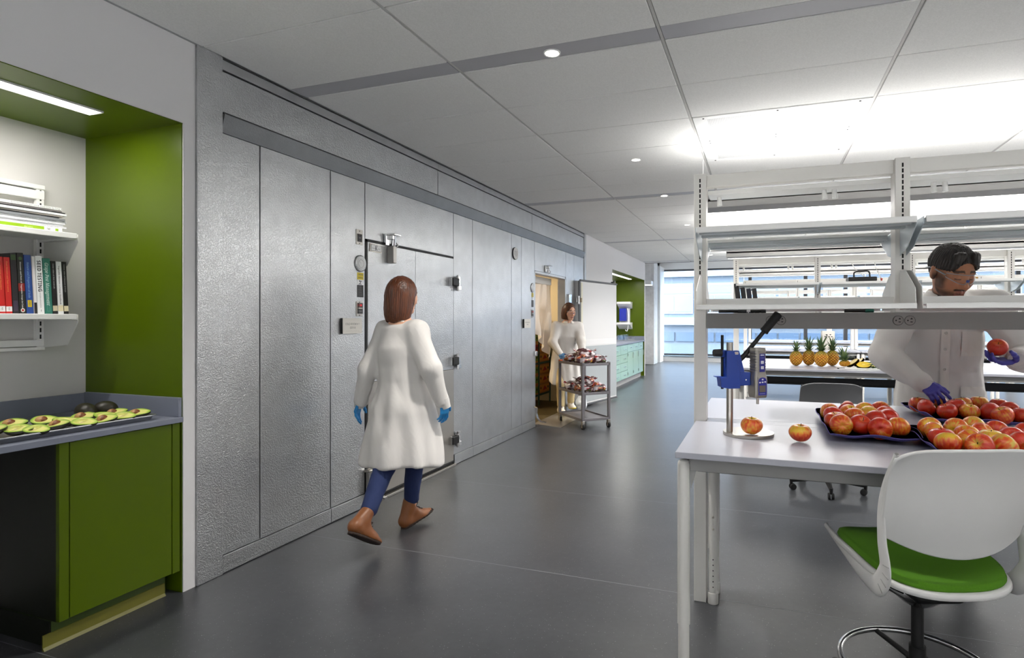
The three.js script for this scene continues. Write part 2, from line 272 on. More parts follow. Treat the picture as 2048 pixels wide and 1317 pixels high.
{ // second door, swung wide open past the corner of the cold room
  const t = struct('door_2'), turn = new THREE.Group(), L = 1.255, T = 0.1; t.position.set(-2.735, 0, -8.53); t.rotation.y = Math.atan2(1.24, 0.30); turn.name = 'x';
  obj('door_leaf', boxL(L, 1.98, T, L / 2, 1.04, -T / 2, 0.008), mat(0xd9d9da, 0.42), t);
  obj('kick_panel', boxL(L - 0.11, 0.9, 0.004, L / 2 + 0.04, 0.53, 0.002, 0.001), mat(0xb3b9bc, 0.42, 0.3), t);
  obj('panel_strip', boxL(L - 0.11, 0.09, 0.005, L / 2 + 0.04, 1.04, 0.0025, 0.001), mat(0xdddddf, 0.42), t);
  obj('gasket', [boxL(0.05, 1.98, 0.02, 0.0, 1.04, 0.0, 0.006), boxL(L, 0.03, 0.03, L / 2, 2.035, 0.004, 0.008), boxL(L, 0.03, 0.03, L / 2, 0.045, 0.004, 0.008)], mat(0x54565a, 0.5), t);
  obj('edge_strip', boxL(0.05, 1.92, 0.006, 0.062, 1.04, 0.003, 0.002), mat(0xd8d4c2, 0.5), t);
  obj('latch', [boxL(0.05, 0.03, 0.05, L - 0.09, 2.06, -0.03, 0.006), boxL(0.02, 0.05, 0.02, L - 0.05, 2.075, -0.03, 0.004)], M.dark, t);
  const t2 = obj('hinge', [boxL(0.03, 0.13, 0.02, -0.06, 1.72, 0.02, 0.004), boxL(0.09, 0.08, 0.03, -0.03, 1.72, -0.01, 0.006)], M.chrome, t);
  obj('hinge_cover', boxL(0.05, 0.07, 0.03, -0.005, 1.72, 0.02, 0.006), mat(0x77684c, 0.4, 0.4), t2);
  const f = obj('hinge_plate', box(WX, WX + 0.03, 1.66, 1.80, 8.16, 8.29, 0.006), M.chrome, t); f.position.set(0, 0, 0); f.applyMatrix4(new THREE.Matrix4().copy(new THREE.Matrix4().compose(t.position, t.quaternion, V3(1, 1, 1))).invert());
  const cl = obj('door_closer', closerGeo(WX, 2.09, 7.27), M.chrome, t); cl.applyMatrix4(new THREE.Matrix4().compose(t.position, t.quaternion, V3(1, 1, 1)).invert());
  const kn = obj('strike', box(WX - 0.002, WX + 0.04, 0.93, 1.0, 6.80, 6.86, 0.012), M.chrome, t); kn.applyMatrix4(new THREE.Matrix4().compose(t.position, t.quaternion, V3(1, 1, 1)).invert());
  const ft = obj('foot_pedal', (() => { const g = plateFoot(WX); g.translate(0, 0, -(6.83 - 3.54)); return g; })(), M.chrome, t); ft.applyMatrix4(new THREE.Matrix4().compose(t.position, t.quaternion, V3(1, 1, 1)).invert());
}
// plates beside each door
function wallFitting(name, label, cat, d, y) { return thing(name, label, cat, [WX, y, d], 0, undefined, true); }
const warnTex = canvasTex(128, 320, (g) => {
  g.fillStyle = '#d8c21a'; g.fillRect(0, 0, 128, 92); text(g, '▲CAUTION', 64, 26, 22, '#222', 'sans-serif', 'center', 'bold'); text(g, '▲CUIDADO', 64, 68, 22, '#222', 'sans-serif', 'center', 'bold');
  g.fillStyle = '#ececec'; g.fillRect(0, 92, 128, 70); g.strokeStyle = '#111'; g.lineWidth = 9; g.beginPath(); g.moveTo(34, 104); g.lineTo(66, 126); g.lineTo(94, 104); g.moveTo(66, 126); g.lineTo(58, 146); g.lineTo(28, 152); g.moveTo(58, 146); g.lineTo(84, 154); g.stroke(); g.fillStyle = '#111'; g.beginPath(); g.arc(58, 108, 9, 0, 7); g.fill();
  g.fillStyle = '#1c1c1e'; g.fillRect(0, 162, 128, 158); for (let i = 0; i < 9; i++) { g.fillStyle = '#777'; g.fillRect(12, 176 + i * 15, 70 + (i * 37) % 34, 3); }
});
const ctlTex = canvasTex(128, 220, (g) => { g.fillStyle = '#151517'; g.fillRect(0, 0, 128, 220); g.fillStyle = '#3a0606'; g.fillRect(14, 16, 100, 58); text(g, '38', 70, 46, 56, '#ff2020', 'monospace', 'center', 'bold'); for (const x of [28, 64, 100]) { g.fillStyle = '#b9b3a6'; g.beginPath(); g.arc(x, 108, 13, 0, 7); g.fill(); } g.fillStyle = '#333'; g.fillRect(18, 150, 92, 44); g.fillStyle = '#888'; g.fillRect(26, 168, 70, 4); });
const swTex = canvasTex(128, 200, (g) => { g.fillStyle = '#19191b'; g.fillRect(0, 0, 128, 200); g.fillStyle = '#4a2a20'; g.fillRect(22, 10, 84, 14); g.fillStyle = '#2e2e33'; g.fillRect(14, 50, 100, 110); text(g, 'ON', 64, 100, 34, '#aaa', 'sans-serif'); g.fillStyle = '#666'; g.fillRect(20, 172, 88, 6); });
const dialTex = canvasTex(256, 256, (g) => { g.fillStyle = '#d4d5d4'; g.fillRect(0, 0, 256, 256); g.strokeStyle = '#555'; g.lineWidth = 5; for (const r of [118, 88]) { g.beginPath(); g.arc(128, 128, r, 0, 7); g.stroke(); } g.lineWidth = 4; for (let i = 0; i < 28; i++) { const a = 2.3 + i * 0.17; g.beginPath(); g.moveTo(128 + 84 * Math.cos(a), 128 + 84 * Math.sin(a)); g.lineTo(128 + 72 * Math.cos(a), 128 + 72 * Math.sin(a)); g.stroke(); } g.beginPath(); g.moveTo(128, 128); g.lineTo(80, 86); g.stroke(); });
function doorPlates(d0, y, which, lens) {
  const t1 = (lens ? null : wallFitting('switch_plate', `steel plate with a black switch above the round silver dial`, 'switch', d0, 2.015));
  if (t1) { obj('plate', box(WX, WX + 0.004, 1.958, 2.07, d0 - 0.036, d0 + 0.036, 0.003), M.steelSoft, t1); obj('rocker', plateFacingX(0.046, 0.058, WX + 0.004, 2.008, d0, 0.004), printed(swTex), t1); for (const yy of [1.968, 2.058]) obj('screw', rod(V(WX + 0.004, yy, d0), V(WX + 0.006, yy, d0), 0.004, 0.004, 8), M.dark, t1); }
  const t2 = wallFitting('dial_thermometer', `round silver dial thermometer left of the ${which}`, 'thermometer', d0 + 0.01, 1.82);
  obj('bezel', (() => { const g = lathe([[0, 0], [0.062, 0], [0.062, 0.006], [0.052, 0.012], [0.045, 0.008], [0.0, 0.008]], 36); g.rotateZ(-Math.PI / 2); g.translate(WX, 1.82, -(d0 + 0.01)); return g; })(), M.metalSmooth, t2);
  obj('dial_face', (() => { const g = new THREE.CylinderGeometry(0.044, 0.044, 0.003, 32); const uv = g.attributes.uv, p = g.attributes.position; for (let i = 0; i < p.count; i++) uv.setXY(i, 0.5 - p.getZ(i) / 0.088, 0.5 - p.getX(i) / 0.088); g.rotateZ(-Math.PI / 2); g.translate(WX + 0.009, 1.82, -(d0 + 0.01)); return g; })(), printed(dialTex, 0.3), t2);
  for (const a of [1.57, 3.66, 5.76]) obj('screw', rod(V(WX + 0.006, 1.82 + 0.056 * Math.sin(a), d0 + 0.01 + 0.056 * Math.cos(a)), V(WX + 0.009, 1.82 + 0.056 * Math.sin(a), d0 + 0.01 + 0.056 * Math.cos(a)), 0.004, 0.004, 8), M.dark, t2);
  const t3 = wallFitting('warning_sticker', `narrow yellow, white and black slip warning sticker left of the ${which}`, 'sticker', d0 + 0.012, 1.662);
  obj('sticker_sheet', plateFacingX(0.068, 0.182, WX, 1.662, d0 + 0.012, 0.0015), printed(warnTex), t3);
  const t4 = wallFitting('temperature_controller', `small temperature controller with red digits left of the ${which}`, 'controller', d0, 1.485);
  obj('plate', box(WX, WX + 0.004, 1.43, 1.54, d0 - 0.036, d0 + 0.036, 0.003), M.steelSoft, t4);
  obj('display', plateFacingX(0.05, 0.078, WX + 0.004, 1.488, d0 + 0.004, 0.006), mat(0xffffff, 0.4, 0, { map: ctlTex, emissive: 0xffffff, emissiveMap: ctlTex, emissiveIntensity: 0.25 }), t4);
  for (const yy of [1.437, 1.533]) obj('screw', rod(V(WX + 0.004, yy, d0), V(WX + 0.006, yy, d0), 0.004, 0.004, 8), M.dark, t4);
}
doorPlates(3.442, 0, 'closed cold room door', false);
doorPlates(6.76, 0, 'open cold room door', true);
function roomSign(d0, d1, n, no) {
  const c = canvasTex(384, 224, (g, w, h) => { g.fillStyle = '#d9d6cf'; g.fillRect(0, 0, w, h); text(g, 'COLD ROOM # ' + n, w / 2, 84, 40, '#3b3834', 'sans-serif'); text(g, no, w / 2, 138, 42, '#3b3834', 'sans-serif'); for (let i = 0; i < 24; i++) if (i !== 8 && i !== 12) { g.fillStyle = '#b5aea2'; g.beginPath(); g.arc(60 + i * 11.5, 182 + (i * 7 % 3) * 7, 3, 0, 7); g.fill(); } });
  const t = wallFitting('room_sign', n === 1 ? 'beige room sign reading COLD ROOM # 1 beside the closed metal door' : 'small beige room sign beside the open cold room door', 'sign', (d0 + d1) / 2, 1.36);
  obj('sign_back', box(WX, WX + 0.02, 1.304, 1.415, d0, d1, 0.001), mat(0x161616, 0.5), t);
  obj('sign_face', [box(WX + 0.02, WX + 0.023, 1.304, 1.415, d0, d1)], mat(0xd9d6cf, 0.6), t); obj('sign_print', plateFacingX(d1 - d0 - 0.002, 0.109, WX + 0.023, 1.3595, (d0 + d1) / 2, 0.0005), printed(c, 0.6), t);
}
roomSign(3.245, 3.445, 1, '03518'); roomSign(6.46, 6.66, 2, '03520');
{ // round notice on the metal wall
  const c = canvasTex(256, 256, (g) => { g.fillStyle = '#e3e3e1'; g.fillRect(0, 0, 256, 256); for (const [y, s] of [[84, 'SAFETY EXIT'], [116, 'PUSH KNOB'], [148, 'FROM INSIDE'], [178, 'TO OPEN']]) text(g, s, 136, y, 28, '#444'); });
  const t = wallFitting('round_notice', 'round white notice with a dark rim high on the metal wall', 'sign', 6.22, 2.203);
  const disc = (r, x0, x1) => { const g = new THREE.CylinderGeometry(r, r, x1 - x0, 36), uv = g.attributes.uv, p = g.attributes.position; for (let i = 0; i < p.count; i++) uv.setXY(i, 0.5 - p.getZ(i) / (2 * r), 0.5 - p.getX(i) / (2 * r)); g.rotateZ(-Math.PI / 2); g.translate((x0 + x1) / 2, 2.203, -6.22); return g; };
  obj('rim', disc(0.075, WX, WX + 0.012), M.dark, t); obj('face', disc(0.072, WX + 0.012, WX + 0.015), printed(c), t);
}
{ // clear strip curtain gathered to one side inside the open cold room door
  const t = thing('strip_curtain', 'translucent cream plastic curtain gathered across the open cold room door', 'curtain', [WX - 0.26, 1.1, 7.4], 0, undefined, true);
  obj('curtain_rail', box(WX - 0.27, WX - 0.22, 1.93, 2.03, 6.88, 8.05, 0.004), M.whiteSoft, t);
  const nu = 90, nv = 30, pos = [], idx = [];
  for (let j = 0; j <= nv; j++) for (let i = 0; i <= nu; i++) {
    const u = i / nu, v = j / nv, d = 6.88 + u * 1.24, bottom = u < 0.55 ? lerp(1.42, 1.16, u / 0.55) : lerp(1.16, 0.8, (u - 0.55) / 0.45), y = lerp(1.94, bottom, v);
    pos.push(WX - 0.245 + 0.028 * Math.sin(u * 34 + v * 2.2) * (0.3 + v) + 0.02 * Math.sin(u * 11 - v * 4), y, -(d + 0.05 * v * Math.sin(u * 5)));
  }
  for (let j = 0; j < nv; j++) for (let i = 0; i < nu; i++) { const a = j * (nu + 1) + i, b = a + nu + 1; idx.push(a, b, a + 1, b, b + 1, a + 1); }
  const g = new THREE.BufferGeometry(); g.setAttribute('position', new THREE.Float32BufferAttribute(pos, 3)); g.setIndex(idx); g.computeVertexNormals();
  obj('curtain_sheet', g, mat(0xf1edea, 0.3, 0, { transmission: 0.4, thickness: 0, side: THREE.DoubleSide }), t);
}
// ------------------------------------------------------------------ lamps
PENDANTS.forEach(([x, d, k], i) => {
  const x1 = 7.6, w = 0.3, y = 2.29, words = ['added as unseen fill above the white stool', 'added as unseen fill behind the camera', 'over the aisle behind the nearest bench', 'over the aisle behind the second bench', 'over the aisle behind the third bench', 'over the aisle before the windows'][i];
  const t = thing('pendant_light', `long white suspended strip lamp ${words}`, 'lamp', [x, y, d], 0, undefined, true);
  obj('housing', [box(x, x1, y, y + 0.13, d - w / 2, d - w / 2 + 0.012, 0.004), box(x, x1, y, y + 0.13, d + w / 2 - 0.012, d + w / 2, 0.004), box(x, x + 0.01, y, y + 0.13, d - w / 2, d + w / 2, 0.003), box(x1 - 0.01, x1, y, y + 0.13, d - w / 2, d + w / 2, 0.003), box(x, x1, y + 0.05, y + 0.07, d - w / 2, d + w / 2)], mat(0xc4c3c1, 0.5), t);
  obj('lower_cover', box(x + 0.01, x1 - 0.01, y + 0.002, y + 0.01, d - w / 2 + 0.012, d + w / 2 - 0.075), mat(0xb9b8b7, 0.55), t);
  obj('lower_lens', box(x + 0.01, x1 - 0.01, y + 0.002, y + 0.01, d + w / 2 - 0.075, d + w / 2 - 0.012), glow(0xfdfbf6, 2.2), t);
  obj('upper_lens', box(x + 0.01, x1 - 0.01, y + 0.112, y + 0.12, d - w / 2 + 0.012, d + w / 2 - 0.012), glow(0xfdfbf6, 1.6), t);
  for (const cx of [x + 0.02, x + 2.9, x + 5.2]) obj('cable', rod(V(cx, y + 0.12, d), V(cx, CEIL, d), 0.002, 0.002, 6), M.white, t);
  areaLight((x + x1) / 2, y + 0.128, d, x1 - x, w, PEND_UP * k, 0xfffdfa, [0, 1, 0]); areaLight((x + x1) / 2, y - 0.004, d + w / 2 - 0.043, x1 - x, 0.063, PEND_DOWN * 4.6 * k, 0xfffdfa, [0, -1, 0]);
});
{ // a short lamp hanging at the far left by the concrete column
  const t = thing('pendant_light', 'short white lamp end hanging in front of the concrete column', 'lamp', [-3.6, 2.45, 16.2], 0, undefined, true);
  obj('housing', box(-5.2, -3.0, 2.42, 2.53, 16.05, 16.35, 0.006), M.white, t); obj('lower_lens', box(-5.18, -3.02, 2.415, 2.42, 16.07, 16.33), glow(0xfdfbf6, 2), t);
  obj('cable', rod(V(-3.06, 2.53, 16.2), V(-3.06, 3.4, 16.2), 0.003, 0.003, 6), M.white, t); areaLight(-4.1, 2.41, 16.2, 2.1, 0.26, 4, 0xfffdfa, [0, -1, 0]);
}
DOWNLIGHTS.forEach((d, i) => {
  const t = thing('downlight', `small round recessed ceiling lamp, ${['nearest', 'second', 'third', 'fourth', 'fifth', 'sixth'][i]} in the row along the corridor`, 'lamp', [-1.079, CEIL, d]);
  obj('trim_ring', (() => { const g = lathe([[0.034, 0.016], [0.036, -0.001], [0.046, -0.003], [0.047, 0.004], [0.036, 0.016]], 36); return g; })(), M.white, t);
  obj('lens', (() => { const g = new THREE.CylinderGeometry(0.0355, 0.0355, 0.004, 32); g.translate(0, 0.0, 0); return g; })(), glow(0xfffaf0, 3), t);
  spot(-1.079, CEIL - 0.008, d, DOWNLIGHT * (d > 8 ? 2 : 1.2), 0xfffaf2, 1.05, 0.7);
});
function nicheLamp(x0, x1, d0, d1, label) {
  const t = thing('niche_lamp', label, 'lamp', [(x0 + x1) / 2, 2.411, (d0 + d1) / 2], 0, undefined, true);
  obj('frame', [box(x0 - 0.006, x0, 2.403, 2.411, d0 - 0.006, d1 + 0.006), box(x1, x1 + 0.006, 2.403, 2.411, d0 - 0.006, d1 + 0.006), box(x0, x1, 2.403, 2.411, d1, d1 + 0.006), box(x0, x1, 2.403, 2.411, d0 - 0.006, d0)], M.white, t);
  obj('lens', box(x0, x1, 2.405, 2.411, d0, d1), glow(0xfffcf6, 4), t);
  areaLight((x0 + x1) / 2, 2.401, (d0 + d1) / 2, x1 - x0, d1 - d0, NICHE * 3.2, 0xfffaf4, [0, -1, 0]);
}
nicheLamp(-3.106, -3.018, 0.65, 1.845, 'bright strip lamp in the green soffit above the book shelves');
nicheLamp(-3.106, -3.018, 11.3, 13.6, 'bright strip lamp in the green soffit of the far niche');
{ // lamp inside the cold room
  const t = thing('cold_room_lamp', 'warm ceiling lamp inside the open cold room', 'lamp', [-3.9, 2.34, 7.6]);
  obj('shade', boxL(0.5, 0.05, 0.2, 0, 0.03, 0, 0.01), M.white, t); obj('lens', boxL(0.46, 0.02, 0.16, 0, 0.0, 0, 0.004), glow(0xffe9c0, 3), t);
  areaLight(-3.9, 2.325, 7.6, 0.46, 0.16, COLD * 60, 0xffe8c4, [0, -1, 0]);
}
// ------------------------------------------------------------------ far end: column, window wall, the building across the street
{
  const t = struct('column'); obj('column_shaft', box(-4.4, -3.22, 0, 3.4, 17.7, 18.35, 0.02), M.concrete, t); obj('column_shaft', box(-3.32, -3.2, 0, 3.2, 18.7, 19.5), M.white, t);
}
{
  const w = struct('wall_far'), Z = 19.5; 
  obj('wall_section', [box(-5.5, -3.36, 0, 3.6, Z, Z + 0.2), box(-5.5, 8.2, 3.14, 3.6, Z, Z + 0.2), box(-5.5, 8.2, -0.1, 0.16, Z - 0.12, Z + 0.2, 0.005)], M.white, w);
  obj('sill', box(-3.36, 8, 0.16, 0.2, Z - 0.16, Z + 0.02, 0.004), mat(0x8fa0ad, 0.4), w);
  const xs = [-3.27, -0.38, 1.3, 2.45, 3.75, 5.3, 6.9, 8.0];
  for (let i = 0; i < 7; i++) {
    const t = struct('window_' + (i + 1)), a = xs[i], b = xs[i + 1];
    obj('mullion', box(a - 0.055, a + 0.055, 0.2, 3.14, Z - 0.06, Z + 0.1, 0.004), M.windowFrame, t);
    obj('window_frame', [box(a + 0.055, b - 0.055, 0.2, 0.26, Z, Z + 0.06), box(a + 0.055, b - 0.055, 3.08, 3.14, Z, Z + 0.06)], M.windowFrame, t);
    obj('pane', box(a + 0.055, b - 0.055, 0.26, 3.08, Z + 0.02, Z + 0.032), M.glass, t);
  }
  obj('mullion', box(7.95, 8, 0.2, 3.14, Z - 0.06, Z + 0.1), M.windowFrame, w);
}
{
  obj('street', box(-60, 60, -0.6, -0.5, 19.8, 60), mat(0x55585c, 0.9)).userData.kind = 'structure';
  const t = thing('building', 'pale blue-grey building with rows of windows across the street', 'building', [0, -0.5, 31], 0, undefined, true), B = mat(0x55616e, 0.6), G = mat(0x384b61, 0.3), W = mat(0x7f8c9a, 0.6);
  obj('wall', box(-30, 30, -0.5, 7.6, 31.2, 40), B, t);
  for (const [y0, y1] of [[1.15, 1.55], [3.75, 4.05], [7.4, 7.7]]) obj('floor_band', box(-30, 30, y0, y1, 30.8, 31.25), W, t);
  for (let r = 0; r < 2; r++) for (let x = -16; x < 16; x += 2.1) { const f = obj('window', box(x, x + 1.95, [1.75, 4.3, 8][r], [3.4, 6.9, 10.5][r], 31.1, 31.22), W, t); obj('pane', [box(x + 0.06, x + 0.94, [1.85, 4.4, 8.1][r], [2.75, 6.2, 9.8][r], 31.06, 31.1), box(x + 1.0, x + 1.88, [1.85, 4.4, 8.1][r], [2.75, 6.2, 9.8][r], 31.06, 31.1), box(x + 0.06, x + 1.88, [2.85, 6.3, 9.9][r], [3.3, 6.8, 10.4][r], 31.06, 31.1)], r === 0 ? mat(0x5a6d82, 0.3) : G, f); }
  for (let x = -16; x < 16; x += 1.05) obj('ground_window', box(x, x + 0.95, 0.25, 0.75, 31.1, 31.22), G, t);
}
// ------------------------------------------------------------------ near niche: worktop, cabinet, shelves, books, avocados
{
  const t = thing('worktop', 'grey-blue worktop with upstand under the book shelves', 'worktop', [-3.2, 0.88, 1.3], 0, undefined, true);
  obj('worktop_slab', box(NB + 0.001, WX + 0.012, 0.878, 0.905, 0.51, 2.094, 0.003), M.counter, t);
  obj('upstand', [box(NB + 0.001, NB + 0.02, 0.905, 0.998, 0.51, 2.094, 0.002), box(NB + 0.02, WX - 0.002, 0.905, 1.003, 2.076, 2.094, 0.002)], M.counter, t);
}
{
  const t = thing('base_cabinet', 'olive green base cabinet under the worktop with the avocado tray', 'cabinet', [-3.1, 0, 1.83], 0, undefined, true);
  obj('side_panel', box(NB + 0.02, WX - 0.03, 0.11, 0.876, 1.565, 1.585), mat(0x10140a, 0.4), t); obj('carcass', [box(NB + 0.02, WX - 0.03, 0.11, 0.876, 2.075, 2.09), box(NB + 0.02, WX - 0.03, 0.11, 0.13, 1.585, 2.075), box(NB + 0.02, NB + 0.04, 0.11, 0.876, 1.585, 2.075)], M.green, t);  // side panel near-black: shade of the unlit knee space put into its colour
  obj('filler_strip', [box(WX - 0.03, WX - 0.008, 0.114, 0.876, 1.562, 1.598, 0.001), box(WX - 0.03, WX - 0.008, 0.114, 0.874, 2.05, 2.088, 0.001)], M.green, t);
  obj('door', box(WX - 0.03, WX - 0.008, 0.116, 0.873, 1.602, 2.046, 0.0015), M.green, t);
  obj('plinth', box(NB + 0.02, WX - 0.06, 0, 0.11, 1.562, 2.05), mat(0x33440c, 0.45), t); obj('plinth_end', box(NB + 0.02, WX - 0.064, 0, 0.11, 1.556, 1.562), mat(0x10140a, 0.4), t);  // plinth end carries the same knee-space shade in its colour
  obj('cove_base', plateD([[WX - 0.062, 0], [WX - 0.046, 0.0], [WX - 0.056, 0.012], [WX - 0.056, 0.062], [WX - 0.062, 0.064]], 1.53, 2.045), M.olive, t);
}
{
  const t = thing('wall_shelf_unit', 'white slotted wall frame carrying two bracket shelves in the niche', 'shelf', [NB, 1.3, 1.3], 0, undefined, true), X = NB + 0.001;
  const bar = (y0, y1, th) => box(X, X + th, y0, y1, 0.56, 1.89, 0.003);
  obj('upright', [box(X, X + 0.028, 1.245, 2.10, 1.856, 1.889, 0.002)], M.white, t); obj('upright', [box(X, X + 0.028, 1.245, 2.10, 0.9, 0.933, 0.002)], M.white, t);
  obj('cross_rail', [bar(2.078, 2.10, 0.034), bar(2.025, 2.07, 0.03)], M.white, t); obj('cross_rail', [bar(1.245, 1.262, 0.034), bar(1.265, 1.30, 0.03)], M.white, t);
  const sl = []; for (let y = 1.27; y < 2.06; y += 0.034) sl.push(box(X + 0.026, X + 0.0285, y, y + 0.022, 1.869, 1.876)); obj('slots', sl, M.slot, t);
  for (const [y0, lipT, lipB] of [[1.83, 1.835, 1.808], [1.425, 1.431, 1.404]]) {
    const s = obj('shelf', box(NB + 0.015, -3.255, lipB + 0.008, lipT, 0.56, 1.872, 0.002), M.white, t); obj('front_lip', box(-3.262, -3.25, lipB, lipT, 0.56, 1.876, 0.003), M.white, s);
    const br = (d) => { const g = extrude([[X + 0.026, lipT - 0.002], [-3.262, lipT - 0.002], [-3.262, lipT - 0.04], [-3.345, lipB - 0.13], [X + 0.026, lipB - 0.145]], 0.003); g.translate(0, 0, -d); return g; };
    obj('bracket', [br(1.889), box(X + 0.026, -3.265, lipB - 0.004, lipB + 0.008, 1.86, 1.889)], M.whiteSoft, t); obj('bracket', br(0.93), M.whiteSoft, t);
  }
}
// books: [lower shelf, from the left] near edge d0, far edge d1, height, lean, cover colour, spine drawing, label
const spineTex = (w, h, bg, draw) => canvasTex(w, h, (g) => { g.fillStyle = bg; g.fillRect(0, 0, w, h); draw(g, w, h); });
const longText = (s, size, color, x = 20, font = 'serif', weight = '') => (g, w, h) => text(g, s, x, h / 2, size, color, font, 'left', weight);
const BOOKS = [
  [1.545, 1.59, 0.262, '#3a0a08', '#8c120c', (g, w, h) => { longText('PLANT PATHOLOGY', 26, '#e8d6b0')(g, w, h); }, 'dark red book, leftmost on the lower book shelf'],
  [1.594, 1.617, 0.262, '#b81210', '#c4160f', (g, w, h) => { longText('Crop Nutrition and Disorders', 20, '#e7a04b')(g, w, h); g.fillStyle = '#ddd'; g.fillRect(w - 66, 0, 50, h); text(g, 'R25', w - 41, h / 2, 16, '#333'); }, 'bright red book with a white call-number tag'],
  [1.619, 1.642, 0.262, '#c01410', '#c8170f', (g, w, h) => { longText('Plant Diseases and Their Control', 18, '#e7a04b', 36)(g, w, h); g.fillStyle = '#e2e2e2'; g.fillRect(w - 64, 0, 46, h); text(g, 'R25', w - 41, h / 2, 16, '#333'); }, 'red book beside the black book with a round emblem'],
  [1.644, 1.667, 0.283, '#141214', '#1b181b', (g, w, h) => { g.fillStyle = '#2c4a1a'; g.fillRect(10, 4, 46, h - 8); g.fillStyle = '#3b2f44'; g.fillRect(w - 110, 6, 90, h - 12); }, 'black book with a green patch at its head'],
  [1.669, 1.694, 0.288, '#12140f', '#171812', (g, w, h) => { g.fillStyle = '#33541f'; g.beginPath(); g.arc(46, h / 2, 15, 0, 7); g.fill(); longText('Diseases and Pests of', 17, '#ddd', 74, 'serif', 'bold')(g, w, h); g.fillStyle = '#8a1a12'; g.fillRect(256, 0, 66, h); longText('Vegetable Crops in Canada', 17, '#eee', 262, 'serif', 'bold')(g, w, h); g.fillStyle = '#e8e4da'; g.beginPath(); g.arc(w - 28, h / 2, 17, 0, 7); g.fill(); g.fillStyle = '#a3201a'; g.beginPath(); g.arc(w - 28, h / 2, 10, 0, 7); g.fill(); }, 'black book with a round white and red emblem'],
  [1.696, 1.723, 0.281, '#1d3f86', '#21478f', (g, w, h) => { longText('Nature and Properties of Soils', 22, '#8fb4d8', 60, 'serif', 'italic')(g, w, h); g.fillStyle = '#d9bd1e'; g.fillRect(w - 118, 10, 60, h - 20); text(g, 'USED', w - 88, h / 2, 18, '#333'); }, 'blue book with a yellow USED sticker'],
  [1.725, 1.738, 0.276, '#e3dfe0', '#e6e2e2', (g, w, h) => { g.fillStyle = '#18181a'; g.fillRect(w - 100, 0, 100, h); g.fillStyle = '#b9a9b0'; g.fillRect(0, h - 7, w, 7); }, 'thin white book with a black foot beside the blue book'],
  [1.740, 1.767, 0.281, '#e9eaec', '#f0f1f2', (g, w, h) => { text(g, 'SEED TESTING', 178, h / 2, 42, '#17181a', 'sans-serif', 'center', 'bold'); longText('principles and practices', 13, '#666', 322, 'sans-serif')(g, w, h); text(g, '~', w - 28, h / 2, 40, '#222'); }, 'white book with SEED TESTING down its spine'],
  [1.769, 1.800, 0.273, '#2b7163', '#2f7a69', (g, w, h) => { longText('Grape Pest Management', 34, '#e4efe8', 38, 'serif', 'italic')(g, w, h); g.strokeStyle = '#bcd8cc'; g.strokeRect(w - 116, h / 2 - 9, 92, 18); }, 'green book titled Grape Pest Management'],
  [1.802, 1.822, 0.262, '#141316', '#1a181b', (g, w, h) => { longText('Color Atlas of Pest Animals', 19, '#ddd', 24, 'serif')(g, w, h); g.fillStyle = '#cfc3a6'; g.fillRect(w - 80, 0, 52, h); }, 'black book with a beige tag, between the green and the white book'],
  [1.824, 1.847, 0.262, '#e0e0e2', '#e8e8ea', (g, w, h) => { longText('Vegetable Diseases: a Colour Handbook', 19, '#333', 40, 'serif', 'bold')(g, w, h); g.fillStyle = '#e3d8b4'; g.fillRect(w - 84, 0, 58, h); }, 'white book titled Vegetable Diseases'],
  [1.849, 1.868, 0.262, '#121214', '#18181a', (g, w, h) => { longText('Colour Atlas of Diseases of Fruit', 18, '#ddd', 24, 'serif')(g, w, h); g.fillStyle = '#e3d8b4'; g.fillRect(w - 80, 0, 54, h); }, 'black book with a cream tag, rightmost on the lower book shelf'],
];
BOOKS.forEach(([d0, d1, h, cover, bg, draw, label], i) => {
  const th = d1 - d0, t = thing('book', label, 'book', [-3.405, 1.431, (d0 + d1) / 2], 0, undefined), lean = 0.045, cm = mat(cover, 0.5);
  t.rotation.set(lean, 0, 0); t.position.z += -0.004 + 0.5 * h * 0; // leaning on its neighbour
  const W = 0.19, pw = th / 2;
  obj('cover', [boxL(W, h, 0.002, 0, h / 2, pw - 0.001, 0.0008), boxL(W, h, 0.002, 0, h / 2, -pw + 0.001, 0.0008), boxL(0.004, h, th, W / 2, h / 2, 0, 0.0018)], cm, t);
  obj('pages', boxL(W - 0.006, h - 0.006, th - 0.004, -0.003, h / 2, 0), M.paper, t);
  const sp = new THREE.BoxGeometry(h - 0.002, th - 0.001, 0.0008); sp.rotateZ(-Math.PI / 2); sp.rotateY(Math.PI / 2); sp.translate(W / 2 + 0.0022, h / 2, 0);
  obj('spine_print', sp, printed(spineTex(512, 52, bg, draw), 0.45), t);
});
